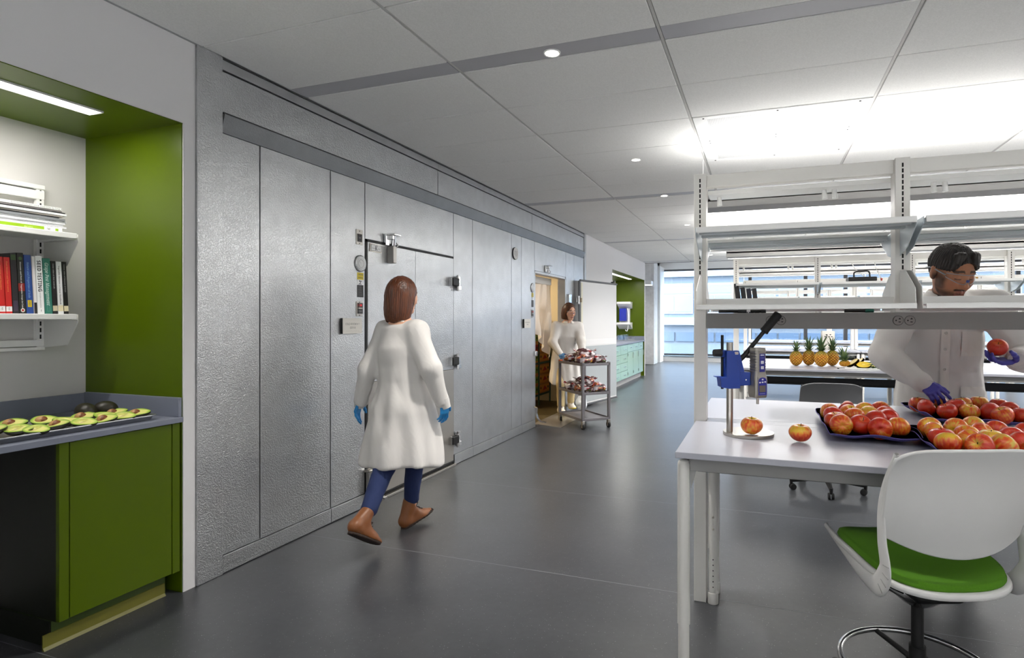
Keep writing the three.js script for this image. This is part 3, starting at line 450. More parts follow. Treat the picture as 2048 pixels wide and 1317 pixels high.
// magazines lying on the upper shelf, spine to the front
{
  const rows = [[0.021, '#b7d14a', 'thick white catalogue with a lime green spine band, at the bottom of the pile'], [0.009, '#e9eaee', 'white journal directly on the lime green catalogue'], [0.009, '#e6e7ec', 'second white journal above the lime green catalogue'], [0.009, '#ecedf0', 'third white journal above the lime green catalogue'], [0.009, '#e4e6ea', 'white journal under the grey journals'], [0.011, '#8b8e92', 'grey journal in the middle of the pile'], [0.007, '#34363a', 'thin dark journal in the middle of the pile'], [0.008, '#a8a29a', 'thin beige-grey journal above the dark one'], [0.011, '#eef0f2', 'white journal in the upper part of the pile'], [0.005, '#1d1d1f', 'thin black journal under the topmost magazines'], [0.008, '#efe6e6', 'pinkish white magazine second from the top'], [0.013, '#eef0ec', 'white magazine titled Nutrient Deficiencies, topmost of the pile']];
  let y = 1.835;
  rows.forEach(([h, col, label], i) => {
    const d1 = 1.853 - [0.02, 0, 0.012, 0.006, 0, 0.008, 0.03, 0.015, 0, 0.006, 0.016, 0.02][i], x = -3.285 - rnd(0, 0.008), t = thing('magazine', label, 'magazine', [x - 0.11, y, d1 - 0.15], rnd(-0.012, 0.012), undefined), m = mat(i === 0 ? '#eeeeea' : col, 0.45);
    obj('cover', [boxL(0.215, 0.0012, 0.3, 0, 0.0006, 0), boxL(0.215, 0.0012, 0.3, 0, h - 0.0008, 0), boxL(0.002, h - 0.0004, 0.3, 0.107, h / 2, 0)], m, t); obj('pages', boxL(0.21, h - 0.003, 0.297, -0.002, h / 2, 0), M.paper, t);
    const tx = canvasTex(1024, 40, (g) => { g.fillStyle = i === 0 ? '#eeeeea' : col; g.fillRect(0, 0, 1024, 40); const dk = i === 6 || i === 9; if (i === 11) text(g, 'Nutrient Deficiencies & Toxicities In Crop Plants', 330, 20, 34, '#444a50', 'serif', 'left'); else if (i === 0) { g.fillStyle = '#8db414'; g.fillRect(0, 2, 770, 36); text(g, 'plant science', 560, 20, 20, '#dfe9b8', 'sans-serif', 'center'); text(g, '148', 830, 20, 30, '#333', 'sans-serif', 'center', 'bold'); g.fillStyle = '#8db414'; g.fillRect(926, 8, 44, 32); } else text(g, 'Journal of the Science of Food and Agriculture', 420 - i * 9, 20, 24, dk ? '#888' : '#85868c', 'sans-serif', 'left'); });
    const sp = new THREE.BoxGeometry(0.298, h - 0.0008, 0.0006); sp.rotateY(Math.PI / 2); sp.translate(0.1086, h / 2, 0); obj('spine_print', sp, printed(tx, 0.45), t);
    y += h + 0.0002;
  });
}
// avocado tray
const vcol = (extra = {}) => new THREE.MeshPhysicalMaterial({ vertexColors: true, roughness: 0.5, ...extra });
function paint(g, fn) { const p = g.attributes.position, n = g.attributes.normal, c = new Float32Array(p.count * 3); for (let i = 0; i < p.count; i++) { const r = fn(p.getX(i), p.getY(i), p.getZ(i), n ? n.getX(i) : 0, n ? n.getY(i) : 0, n ? n.getZ(i) : 0); c[i * 3] = r[0]; c[i * 3 + 1] = r[1]; c[i * 3 + 2] = r[2]; } g.setAttribute('color', new THREE.BufferAttribute(c, 3)); return g; }
const mixc = (a, b, t) => [lerp(a[0], b[0], t), lerp(a[1], b[1], t), lerp(a[2], b[2], t)];
{
  const t = thing('baking_tray', 'aluminium sheet pan of avocados on the grey-blue worktop', 'tray', [-3.02, 0.906, 1.68], 0.0);
  const W = 0.33, L = 0.64, r = 0.03, rim = 0.024, shp = (w, l, rr) => { const s = new THREE.Shape(); s.moveTo(-w / 2 + rr, -l / 2); s.lineTo(w / 2 - rr, -l / 2); s.quadraticCurveTo(w / 2, -l / 2, w / 2, -l / 2 + rr); s.lineTo(w / 2, l / 2 - rr); s.quadraticCurveTo(w / 2, l / 2, w / 2 - rr, l / 2); s.lineTo(-w / 2 + rr, l / 2); s.quadraticCurveTo(-w / 2, l / 2, -w / 2, l / 2 - rr); s.lineTo(-w / 2, -l / 2 + rr); s.quadraticCurveTo(-w / 2, -l / 2, -w / 2 + rr, -l / 2); return s; };
  const ringPts = (w, l, rr) => shp(w, l, rr).getSpacedPoints(96);
  const a = ringPts(W - 0.03, L - 0.03, r), b = ringPts(W, L, r + 0.006), c = ringPts(W + 0.012, L + 0.012, r + 0.01), pos = [], idx = [];
  const rings = [[a, 0.002], [b, rim], [c, rim + 0.002], [c, rim - 0.006], [b, rim - 0.003], [a, 0.0]];
  rings.forEach(([pts, y]) => pts.forEach((p) => pos.push(p.x, y, p.y)));
  const n = a.length; for (let k = 0; k < rings.length - 1; k++) for (let i = 0; i < n - 1; i++) { const p = k * n + i, q = p + n; idx.push(p, q, p + 1, q, q + 1, p + 1); }
  const g = new THREE.BufferGeometry(); g.setAttribute('position', new THREE.Float32BufferAttribute(pos, 3)); g.setIndex(idx); g.computeVertexNormals();
  const fl = new THREE.ExtrudeGeometry(shp(W - 0.03, L - 0.03, r), { depth: 0.002, bevelEnabled: false }); fl.rotateX(Math.PI / 2); fl.translate(0, 0.002, 0);
  const am = mat(0xb9bbbe, 0.38, 0.95, { side: THREE.DoubleSide }); obj('tray_wall', g, am, t); obj('tray_base', fl, am, t);
}
const AV = { skin: lin(0x201a14), skin2: lin(0x2d2c18), flesh: lin(0xe6e388), green: lin(0x9fc247), rim: lin(0x6c8c22), pit: lin(0x7d4a26), pit2: lin(0xcfa26a) };
function pear(t) { return (0.031 + 0.0055 * Math.cos(t * Math.PI)) * Math.sqrt(Math.max(0, 1 - Math.pow(2 * t - 1, 2))) * (t > 0.5 ? 1 - 0.22 * (t - 0.5) : 1); }   // radius along the length t = 0..1
function avocadoHalf(stone) {     // cut face up, long axis on x
  const L = 0.105, pos = [], idx = [], cols = [], nu = 28, nv = 14;
  for (let j = 0; j <= nv; j++) for (let i = 0; i <= nu; i++) { const t = i / nu, a = Math.PI * j / nv, r = pear(t); const k = 1 + 0.03 * (noise3(t * 22, j * 0.9, 3) - 0.5); pos.push((t - 0.45) * L, -r * Math.sin(a) * k * 0.92, r * Math.cos(a) * k); cols.push(...mixc(AV.skin, AV.skin2, noise3(t * 18, a * 5, 1))); }
  for (let j = 0; j < nv; j++) for (let i = 0; i < nu; i++) { const a = j * (nu + 1) + i, b = a + nu + 1; idx.push(a, a + 1, b, b, a + 1, b + 1); }
  const g = new THREE.BufferGeometry(); g.setAttribute('position', new THREE.Float32BufferAttribute(pos, 3)); g.setAttribute('color', new THREE.Float32BufferAttribute(cols, 3)); g.setIndex(idx); g.computeVertexNormals();
  const fp = [], fc = [], fi = [], nr = 16;
  for (let i = 0; i <= nu; i++) for (let j = 0; j <= nr; j++) { const t = i / nu, s = (j / nr) * 2 - 1, r = pear(t), x = (t - 0.45) * L, z = s * r, e = Math.min(1 - Math.abs(s), Math.min(t, 1 - t) * 2.2 + 0.0), dp = Math.hypot(x + 0.012, z) / 0.021, dip = stone ? 0 : -0.014 * Math.sqrt(Math.max(0, 1 - dp * dp)); fp.push(x, 0.0004 + dip, z); let c = mixc(AV.rim, AV.green, sstep(0, 0.14, e)); c = mixc(c, AV.flesh, sstep(0.1, 0.5, e)); if (!stone && dp < 0.62) c = mixc(c, AV.pit, 0.45 * (noise3(x * 160, z * 160, 2) > 0.45 ? 1 : 0.2)); fc.push(...c); }
  for (let i = 0; i < nu; i++) for (let j = 0; j < nr; j++) { const a = i * (nr + 1) + j, b = a + nr + 1; fi.push(a, a + 1, b, b, a + 1, b + 1); }
  const f = new THREE.BufferGeometry(); f.setAttribute('position', new THREE.Float32BufferAttribute(fp, 3)); f.setAttribute('color', new THREE.Float32BufferAttribute(fc, 3)); f.setIndex(fi); f.computeVertexNormals();
  let pit = null; if (stone) { pit = new THREE.SphereGeometry(0.0195, 24, 18); pit.scale(1.12, 0.95, 1); pit.translate(-0.012, -0.005, 0); paint(pit, (x, y, z) => mixc(AV.pit2, AV.pit, x + 0.012 > 0.004 + 0.006 * noise3(z * 90, y * 90, 4) ? 1 : 0.12)); }
  return { skin: g, flesh: f, pit };
}
const avSkin = vcol({ roughness: 0.42, side: THREE.DoubleSide }), avFlesh = vcol({ roughness: 0.35, side: THREE.DoubleSide }), avPit = vcol({ roughness: 0.4 });
{
  const protos = [0, 1].map((s) => { const a = avocadoHalf(!!s), t = thing('avocado_half', 'x', 'avocado', [0, 0, 0]); obj('skin', a.skin, avSkin, t); obj('flesh', a.flesh, avFlesh, t); if (a.pit) obj('stone', a.pit, avPit, t); return t; });
  let first = [true, true];
  const L = [ // x, depth, has stone, turn, tilt, label
    [-3.17, 1.575, 1, 0.5, 0.1, 'avocado half with a large brown stone, in the left back corner of the pan'], [-3.06, 1.46, 0, 0.2, 0.1, 'avocado half cut off by the left edge of the picture'], [-2.98, 1.50, 0, 0.35, 0.05, 'hollow avocado half with a narrow brown cavity at the left end of the pan'], [-2.895, 1.52, 0, 0.15, 0.0, 'hollow avocado half at the front left corner of the pan'],
    [-3.12, 1.67, 1, 0.6, 0.12, 'avocado half with a pale stone standing tall beside the left back one'], [-2.95, 1.625, 1, 0.2, 0.05, 'avocado half with a pale stone at the middle of the front row'], [-3.02, 1.70, 0, 1.5, 0.0, 'plain green avocado half turned endways in the middle of the pan'], [-2.90, 1.70, 0, 0.25, 0.02, 'hollow avocado half with a dark brown cavity in the front row'],
    [-3.075, 1.80, 1, 0.5, 0.08, 'avocado half with a pale stone in front of the whole avocados'], [-2.90, 1.785, 1, 0.3, 0.2, 'avocado half with a big patched stone, tilted towards the front'], [-2.99, 1.85, 0, 1.2, 0.02, 'avocado half mostly hidden behind the tilted one'], [-2.905, 1.87, 0, 0.25, 0.05, 'hollow avocado half near the right end of the front row'],
    [-3.055, 1.925, 1, 0.45, 0.08, 'avocado half with a two-tone stone in the back row near the right end'], [-2.935, 1.955, 1, 0.4, 0.1, 'avocado half with a two-tone stone at the right end of the pan']];
  L.forEach(([x, d, s, turn, tilt, label]) => { let o; if (first[s]) { o = protos[s]; first[s] = false; o.userData.label = label; } else o = copyOf(protos[s], [0, 0, 0], 0, label); o.userData.group = 'avocado halves in the sheet pan'; o.position.set(x, 0.939, -d); o.rotation.order = 'YXZ'; o.scale.setScalar(1.1); o.position.y += 0.004; o.rotation.set(tilt + 0.3, YAW + turn - 0.35, 0.12 * Math.sin(d * 40)); });
  const wh = new THREE.SphereGeometry(0.043, 40, 28), p = wh.attributes.position; for (let i = 0; i < p.count; i++) { const y = p.getY(i), k = 1 + 0.02 * (noise3(p.getX(i) * 200, y * 200, p.getZ(i) * 200) - 0.5); p.setXYZ(i, p.getX(i) * k * 0.97, y * (y > 0 ? 1.32 : 1.05), p.getZ(i) * k * 0.97); } wh.computeVertexNormals(); paint(wh, (x, y, z) => mixc(AV.skin, AV.skin2, noise3(x * 90, y * 90, z * 90))); wh.rotateZ(1.25);
  const w1 = obj('whole_avocado', wh, avSkin); tag(w1, 'whole dark avocado at the back of the pan, the left of the two', 'avocado', 'whole avocados'); w1.position.set(-3.13, 0.951, -1.845);
  const st = obj('stem_end', (() => { const g = new THREE.SphereGeometry(0.006, 12, 8); g.scale(0.5, 1, 1); g.translate(-0.055, 0.018, 0); return g; })(), mat(0x6a5a38, 0.8), w1); st.name = 'stem_end';
  const w2 = w1.clone(); w2.name = numbered('whole_avocado'); w2.userData = { ...w1.userData, label: 'whole dark avocado at the back of the pan, the right of the two' }; w2.position.set(-3.115, 0.951, -1.93); w2.rotation.y = 1.1; scene.add(w2);
}
// ------------------------------------------------------------------ far niche: mint green cupboards, dispenser, glass rack
{
  const t = thing('worktop', 'pale grey worktop with upstand in the far niche', 'worktop', [-3.2, 0.9, 12.5], 0, undefined, true);
  obj('worktop_slab', box(NB + 0.001, WX + 0.012, 0.872, 0.902, 10.92, 14.138, 0.003), M.counter, t); obj('upstand', [box(NB + 0.001, NB + 0.02, 0.902, 0.998, 10.92, 14.138), box(NB + 0.02, WX - 0.002, 0.902, 0.998, 14.12, 14.138)], M.counter, t);
  const mint = mat(0x8fb0a0, 0.22), X = WX - 0.008;
  const c = thing('drawer_cabinet', 'mint green glossy cabinet with four rows of drawers in the far niche', 'cabinet', [-3.1, 0, 11.9], 0, undefined, true);
  obj('carcass', box(NB + 0.03, X - 0.022, 0.12, 0.87, 11.0, 12.28), mint, c); obj('plinth', box(NB + 0.03, X - 0.06, 0, 0.118, 11.0, 12.28), M.grayPaint, c);
  const ys = [0.125, 0.3, 0.48, 0.66, 0.866]; for (let r = 0; r < 4; r++) for (let k = 0; k < 2; k++) { const a = 11.0 + k * 0.64, dr = obj('drawer', box(X - 0.02, X, ys[r] + 0.004, ys[r + 1] - 0.004, a + 0.004, a + 0.636, 0.002), mint, c); obj('handle', [box(X, X + 0.025, (ys[r] + ys[r + 1]) / 2 - 0.006, (ys[r] + ys[r + 1]) / 2 + 0.006, a + 0.25, a + 0.4, 0.003)], M.chrome, dr); }
  const e = thing('door_cabinet', 'mint green glossy cabinet with top drawers over hinged doors in the far niche', 'cabinet', [-3.1, 0, 13.2], 0, undefined, true);
  obj('carcass', box(NB + 0.03, X - 0.022, 0.12, 0.87, 12.285, 14.0), mint, e); obj('plinth', box(NB + 0.03, X - 0.06, 0, 0.118, 12.285, 14.0), M.grayPaint, e);
  for (let k = 0; k < 3; k++) { const a = 12.285 + k * 0.571, dr = obj('drawer', box(X - 0.02, X, 0.69, 0.864, a + 0.004, a + 0.567, 0.002), mint, e); obj('handle', box(X, X + 0.025, 0.775, 0.787, a + 0.21, a + 0.36, 0.003), M.chrome, dr);
    const dd = obj('door', box(X - 0.02, X, 0.126, 0.684, a + 0.004, a + 0.567, 0.002), mint, e); obj('handle', box(X, X + 0.025, 0.54, 0.66, a + 0.5, a + 0.512, 0.003), M.chrome, dd); for (const y of [0.18, 0.6]) obj('hinge', box(X, X + 0.006, y, y + 0.06, a + 0.006, a + 0.03, 0.002), M.dark, dd); }
}
{
  const t = thing('wall_dispenser', 'white bracketed wall dispenser with a blue tank on the far green wall', 'dispenser', [-3.35, 1.2, 14.0], 0, undefined, true);
  obj('back_plate', box(-3.46, -3.18, 1.28, 1.78, 14.11, 14.138, 0.006), M.white, t); obj('top_hood', plateX([[14.11, 1.86], [13.86, 1.86], [13.86, 1.82], [14.11, 1.70]], -3.46, -3.12, 0.004), M.white, t); obj('drip_tray', plateX([[14.11, 1.34], [13.84, 1.34], [13.84, 1.30], [14.11, 1.18]], -3.46, -3.12, 0.004), M.white, t);
  obj('blue_tank', box(-3.42, -3.24, 1.38, 1.70, 13.93, 14.1, 0.02), mat(0x1b2fa8, 0.25), t); obj('hose', tube([V(-3.2, 1.7, 13.92), V(-3.17, 1.5, 13.9), V(-3.18, 1.25, 13.9), V(-3.22, 1.12, 13.92), V(-3.26, 1.16, 13.93)], 0.012, 20, 8), M.white, t);
  const r = thing('glassware_rack', 'wire rack of clear glassware on the worktop of the far niche', 'rack', [-3.1, 0.903, 13.3], 0, undefined, true), w = [];
  for (const y of [0.93, 1.0]) for (const x of [-3.3, -3.0]) w.push(rod(V(x, y, 12.8), V(x, y, 13.8), 0.004, 0.004, 6)); for (let d = 12.8; d < 13.81; d += 0.1) for (const x of [-3.3, -3.0]) w.push(rod(V(x, 0.903, d), V(x, 1.0, d), 0.003, 0.003, 6)); for (let d = 12.8; d < 13.81; d += 0.2) w.push(rod(V(-3.3, 0.93, d), V(-3.0, 0.93, d), 0.003, 0.003, 6)); obj('wire_frame', w, M.chrome, r);
  for (let i = 0; i < 6; i++) { const k = thing('beaker', `clear beaker, ${['first', 'second', 'third', 'fourth', 'fifth', 'last'][i]} from the near end of the far wire rack`, 'beaker', [-3.14 - 0.06 * (i % 2), 0.934, 12.9 + i * 0.16], 0, 'beakers in the far wire rack'); obj('glass_wall', lathe([[0, 0], [0.04, 0], [0.042, 0.11], [0.045, 0.115], [0.039, 0.112], [0.037, 0.004], [0, 0.004]], 20), M.glass, k); }
}
// ------------------------------------------------------------------ laboratory benches: two tables back to back with a slotted shelving frame between them
const POSTS = [-0.2925, 0.5915, 1.4755], BLEN = 1.80;
function labTable(x0, d0, back, label, posts) {        // d0 = long edge away from the spine; back: mirrored table behind the spine
  const s = back ? -1 : 1, D = (a) => d0 + s * a, t = thing('lab_table', label, 'table', [x0, 0, d0], 0, undefined, true), x1 = x0 + BLEN, depth = back ? 0.778 : 0.705;
  const B = (xa, xb, ya, yb, a, b, r) => box(xa, xb, ya, yb, Math.min(D(a), D(b)), Math.max(D(a), D(b)), r);
  const top = [B(x0, x1, 0.876, 0.9, 0, depth, 0.003)];
  if (!back) { let xs = x0; for (const p of posts) { if (p - 0.032 > xs + 0.01) top.push(B(xs, p - 0.032, 0.876, 0.9, depth - 0.001, 0.806)); xs = p + 0.032; } top.push(B(xs, x1, 0.876, 0.9, depth - 0.001, 0.806)); }
  obj('table_top', top, M.bench, t);
  obj('apron', [B(x0 + 0.05, x1 - 0.05, 0.822, 0.874, 0.04, 0.07, 0.004), B(x0 + 0.012, x0 + 0.042, 0.822, 0.874, 0.07, depth - 0.02, 0.004), B(x1 - 0.042, x1 - 0.012, 0.822, 0.874, 0.07, depth - 0.02, 0.004), B(x0 + 0.05, x1 - 0.05, 0.822, 0.874, depth - 0.04, depth - 0.015, 0.004)], M.grayPaint, t);
  const legs = [[x0 + 0.026, 0.05], [x1 - 0.026, 0.05], [x0 + 0.082, depth + (back ? -0.03 : 0.018)], [x1 - 0.082, depth + (back ? -0.03 : 0.018)]];
  legs.forEach(([x, a], i) => {
    const d = D(a), split = i < 2 ? 0.229 : 0.27;
    const l = obj('leg', lathe([[0, 0.862], [0.014, 0.862], [0.021, 0.855], [0.024, 0.842], [0.024, split], [0.0215, split - 0.002], [0.0215, 0.0], [0, 0]], 24).translate(x, 0, -d), M.frameWhite, t);
    obj('foot_cap', lathe([[0, 0.0], [0.0265, 0.0], [0.0265, 0.052], [0.0222, 0.054]], 24).translate(x, 0, -d), M.frameWhite, l);
    if (i === 2) { const h = []; for (let k = 0; k < 6; k++) h.push(rod(V(x + 0.002, 0.085 + k * 0.027, d - 0.021), V(x + 0.002, 0.085 + k * 0.027, d - 0.0222), 0.003, 0.003, 8)); if (!back) obj('adjusting_holes', h, M.slot, l); if (!back) obj('leg_screws', [0.37, 0.43].map((y) => rod(V(x + 0.002, y, d - 0.0235), V(x + 0.002, y, d - 0.0275), 0.006, 0.004, 10)), M.steel, l); }
    if (i < 2) obj('corner_bracket', (() => { const g = extrude([[0.0, 0.0], [0.02, 0], [0.02, -0.05], [0.0, -0.125], [-0.004, -0.05], [-0.012, -0.03]].map(([a, b]) => [x + (i ? -1 : 1) * (0.028 + a), 0.876 + b]), 0.012); if (i) flip(g); g.translate(0, 0, -d - 0.006); return g; })(), M.grayPaint, l);
  });
  return t;
}
function labShelving(x0, dp, label, detail) {           // dp = front face of the posts
  const posts = POSTS.map((p) => p - POSTS[0] + x0 + 0.0295), t = thing('lab_shelving', label, 'shelving', [x0, 0, dp], 0, undefined, true), H = 2.127;
  posts.forEach((p, pi) => {
    const y0 = pi === 1 ? 1.361 : 0, q = obj('post', [box(p - 0.0295, p + 0.0295, y0, H, dp, dp + 0.012, 0.004), box(p - 0.0295, p - 0.0245, y0, H, dp, dp + 0.095, 0.002), box(p + 0.0245, p + 0.0295, y0, H, dp, dp + 0.095, 0.002), box(p - 0.0295, p + 0.0295, y0, H, dp + 0.083, dp + 0.095, 0.004), box(p - 0.028, p + 0.028, H - 0.006, H, dp + 0.002, dp + 0.093)], M.frameWhite, t);
    const sl = []; for (let y = 1.50; y < H - 0.03; y += 0.0254) sl.push(box(p - 0.0035, p + 0.0035, y, y + 0.0185, dp - 0.0006, dp + 0.001)); obj('slots', sl, M.slot, q);
  });
  const a = posts[0], z = posts[2];
  obj('top_beam', [box(a + 0.0295, posts[1] - 0.0295, 2.064, H, dp + 0.03, dp + 0.065, 0.003), box(posts[1] + 0.0295, z - 0.0295, 2.064, H, dp + 0.03, dp + 0.065, 0.003)], M.frameWhite, t);
  obj('wire_channel', [box(a + 0.0295, z - 0.0295, 2.04, 2.062, dp + 0.1, dp + 0.24, 0.003), box(a + 0.0295, z - 0.0295, 2.062, 2.085, dp + 0.232, dp + 0.24)], M.white, t);
  const ry = [1.36, 1.435]; obj('raceway', box(a + 0.031, z + 0.0295, ry[0], ry[1], dp - 0.008, dp - 0.001, 0.002), M.raceway, t);
  obj('raceway_back', [box(a + 0.031, posts[1] - 0.031, ry[0], ry[1], dp + 0.001, dp + 0.09), box(posts[1] + 0.031, z - 0.031, ry[0], ry[1], dp + 0.001, dp + 0.09)], M.raceway, t);
  if (detail) for (const xo of [posts[1] - 0.02, posts[1] + 0.026, posts[0] + 0.33, posts[0] + 0.376]) {
    const o = obj('outlet', (() => { const g = new THREE.CylinderGeometry(0.0195, 0.0205, 0.004, 28); g.rotateX(Math.PI / 2); g.translate(xo, 1.399, -(dp - 0.01)); return g; })(), mat(0x8a8683, 0.5), t);
    obj('outlet_slots', [box(xo + 0.001, xo + 0.010, 1.391, 1.3945, dp - 0.0126, dp - 0.012), box(xo + 0.001, xo + 0.010, 1.404, 1.407, dp - 0.0126, dp - 0.012), box(xo + 0.0045, xo + 0.0075, 1.404, 1.411, dp - 0.0126, dp - 0.012), box(xo - 0.011, xo - 0.006, 1.396, 1.402, dp - 0.0126, dp - 0.012)], M.slot, o);
    obj('outlet_rim', (() => { const g = new THREE.TorusGeometry(0.0205, 0.0012, 8, 32); g.translate(xo, 1.399, -(dp - 0.0095)); return g; })(), M.dark, o);
  }
  for (let k = 0; k < 2; k++) for (const side of [0, 1]) {
    const xa = posts[k] + 0.022, xb = posts[k + 1] - 0.022, f = side ? dp + 0.42 : dp - 0.32, b = side ? dp + 0.105 : dp - 0.012, lo = Math.min(f, b), hi = Math.max(f, b), S = side ? -1 : 1;
    for (const [yb, yt] of [[1.787, 1.812], [1.4465, 1.468]]) {
      const lip = [Math.min(f, f + S * 0.012), Math.max(f, f + S * 0.012)], upper = yb > 1.6;
      const s = obj('shelf', [box(xa, xb, yt - 0.004, yt, lo, hi, 0.0015)], M.white, t);
      obj('front_lip', box(xa - 0.006, xb + 0.006, yb, yt, lip[0], lip[1], 0.002), M.white, s);
      if (upper) obj('stiffener', [0.09, 0.19].map((o) => box(xa, xb, yb, yt - 0.004, f + S * o - 0.03, f + S * o + 0.0, 0.003)), mat(0xb4babd, 0.4, 0.3), s);
      const plate = upper ? [[b, yt], [b, yb - 0.10], [lerp(b, f, 0.45), yb - 0.075], [lerp(b, f, 0.93), yb - 0.004], [lerp(b, f, 0.93), yt]] : [[b, yb], [b, yb + 0.175], [lerp(b, f, 0.35), yb + 0.165], [lerp(b, f, 0.86), yb + 0.085], [lerp(b, f, 0.9), yb]];
      for (const x of [xa - 0.012, xb + 0.008]) obj('bracket', plateX(plate, x, x + 0.003), upper ? mat(0xc9d2d8, 0.35, 0.3) : M.whiteSoft, t);
    }
    if (!side) obj('back_rail', box(xa - 0.02, xb + 0.02, 1.452, 1.507, dp + 0.03, dp + 0.05, 0.003), M.white, t);
  }
  obj('cable_tray', [box(a, z, 0.69, 0.76, dp - 0.10, dp - 0.07), box(a, z, 0.675, 0.69, dp - 0.11, dp + 0.12, 0.004)], M.dark, t);
  if (detail !== 2) { // hanging sockets under the wire channel
    for (const [x, k] of [[posts[0] + 0.58, 2], [posts[1] + 0.16, 2], [posts[0] + 0.08, 1]]) for (let i = 0; i < k; i++) obj('drop_socket', rod(V(x + i * 0.045, 2.04, dp + 0.17), V(x + i * 0.045 + 0.003, 1.995, dp + 0.17), 0.011, 0.013, 12), M.white, t);
  }
  return t;
}
const BENCH = [2.162, 6.24, 10.1, 13.95], ORD = ['first', 'second', 'third', 'fourth'];
BENCH.forEach((d0, i) => {
  const units = i === 0 ? 1 : i === 1 ? 2 : 3;
  for (let u = 0; u < units; u++) {
    const x0 = -0.313 + u * 1.815, where = ['on the corridor end of', 'in the middle of', 'farther along'][u];
    const posts = POSTS.map((p) => p - POSTS[0] + x0 - 0.009 + 0.0295);
    labTable(x0, d0, false, i === 0 ? 'pale grey lab table nearest the camera with the apple press and fruit trays' : `pale grey lab table, near side, ${where} the ${ORD[i]} bench row`, posts);
    labTable(x0, d0 + 1.588, true, i === 0 ? 'pale grey lab table on the far side of the nearest shelving, before the man' : `pale grey lab table, far side, ${where} the ${ORD[i]} bench row`, posts);
    labShelving(x0 - 0.009, d0 + 0.708, i === 0 ? 'large white slotted shelving frame standing over the nearest bench' : `white slotted shelving frame ${where} the ${ORD[i]} bench row`, i === 0 ? 1 : i === 1 ? 0 : 2);
  }
});
// ------------------------------------------------------------------ swivel chairs with a one-piece shell
const seatFabric = metric(mat(0x66a814, 0.95, 0, { bumpMap: weave, bumpScale: 0.0012, sheen: 0.3, sheenColor: new THREE.Color(0x7fae3a), map: dataTex(256, 256, (u, v, i, j) => { const k = 205 + 50 * (hash3(i >> 1, j >> 2, 3) - 0.5) + 26 * Math.sin(u * 2 * Math.PI * 32); return [k, k, k]; }, true, 1 / 0.055) }));
function gridGeo(nu, nv, fn) { const p = [], uv = [], id = []; for (let j = 0; j <= nv; j++) for (let i = 0; i <= nu; i++) { const q = fn(i / nu, j / nv); p.push(q[0], q[1], q[2]); uv.push(i / nu, j / nv); } for (let j = 0; j < nv; j++) for (let i = 0; i < nu; i++) { const a = j * (nu + 1) + i, b = a + nu + 1; id.push(a, b, a + 1, b, b + 1, a + 1); } const g = new THREE.BufferGeometry(); g.setAttribute('position', new THREE.Float32BufferAttribute(p, 3)); g.setAttribute('uv', new THREE.Float32BufferAttribute(uv, 2)); g.setIndex(id); g.computeVertexNormals(); return g; }
function thicken(nu, nv, fn, th, fromTop) { // closed sheet: fn(u, v) gives the middle surface, th(u, v) its half thickness
  const P = (u, v) => V3(...fn(u, v)), e = 1e-3, N = (u, v) => { const a = P(Math.min(1, u + e), v).sub(P(Math.max(0, u - e), v)), b = P(u, Math.min(1, v + e)).sub(P(u, Math.max(0, v - e))); return a.cross(b).normalize(); };
  const side = (s) => gridGeo(nu, nv, (u, v) => { const q = P(u, v).addScaledVector(N(u, v), s * th(u, v)); return [q.x, q.y, q.z]; });
  const a = side(1), b = flip(side(-1)), rim = []; const loop = []; for (let i = 0; i <= nu; i++) loop.push([i / nu, 0]); for (let j = 1; j <= nv; j++) loop.push([1, j / nv]); for (let i = nu - 1; i >= 0; i--) loop.push([i / nu, 1]); for (let j = nv - 1; j >= 0; j--) loop.push([0, j / nv]);
  const r = gridGeo(loop.length - 1, 4, (u, v) => { const [x, y] = loop[Math.round(u * (loop.length - 1))], n = N(x, y), q = P(x, y), h = th(x, y), c = V3(...fn(0.5, 0.5)), out = q.clone().sub(c); out.addScaledVector(n, -out.dot(n)).normalize(); q.addScaledVector(n, h * Math.cos(v * Math.PI)).addScaledVector(out, h * Math.sin(v * Math.PI)); return [q.x, q.y, q.z]; });
  return [a, b, r];
}
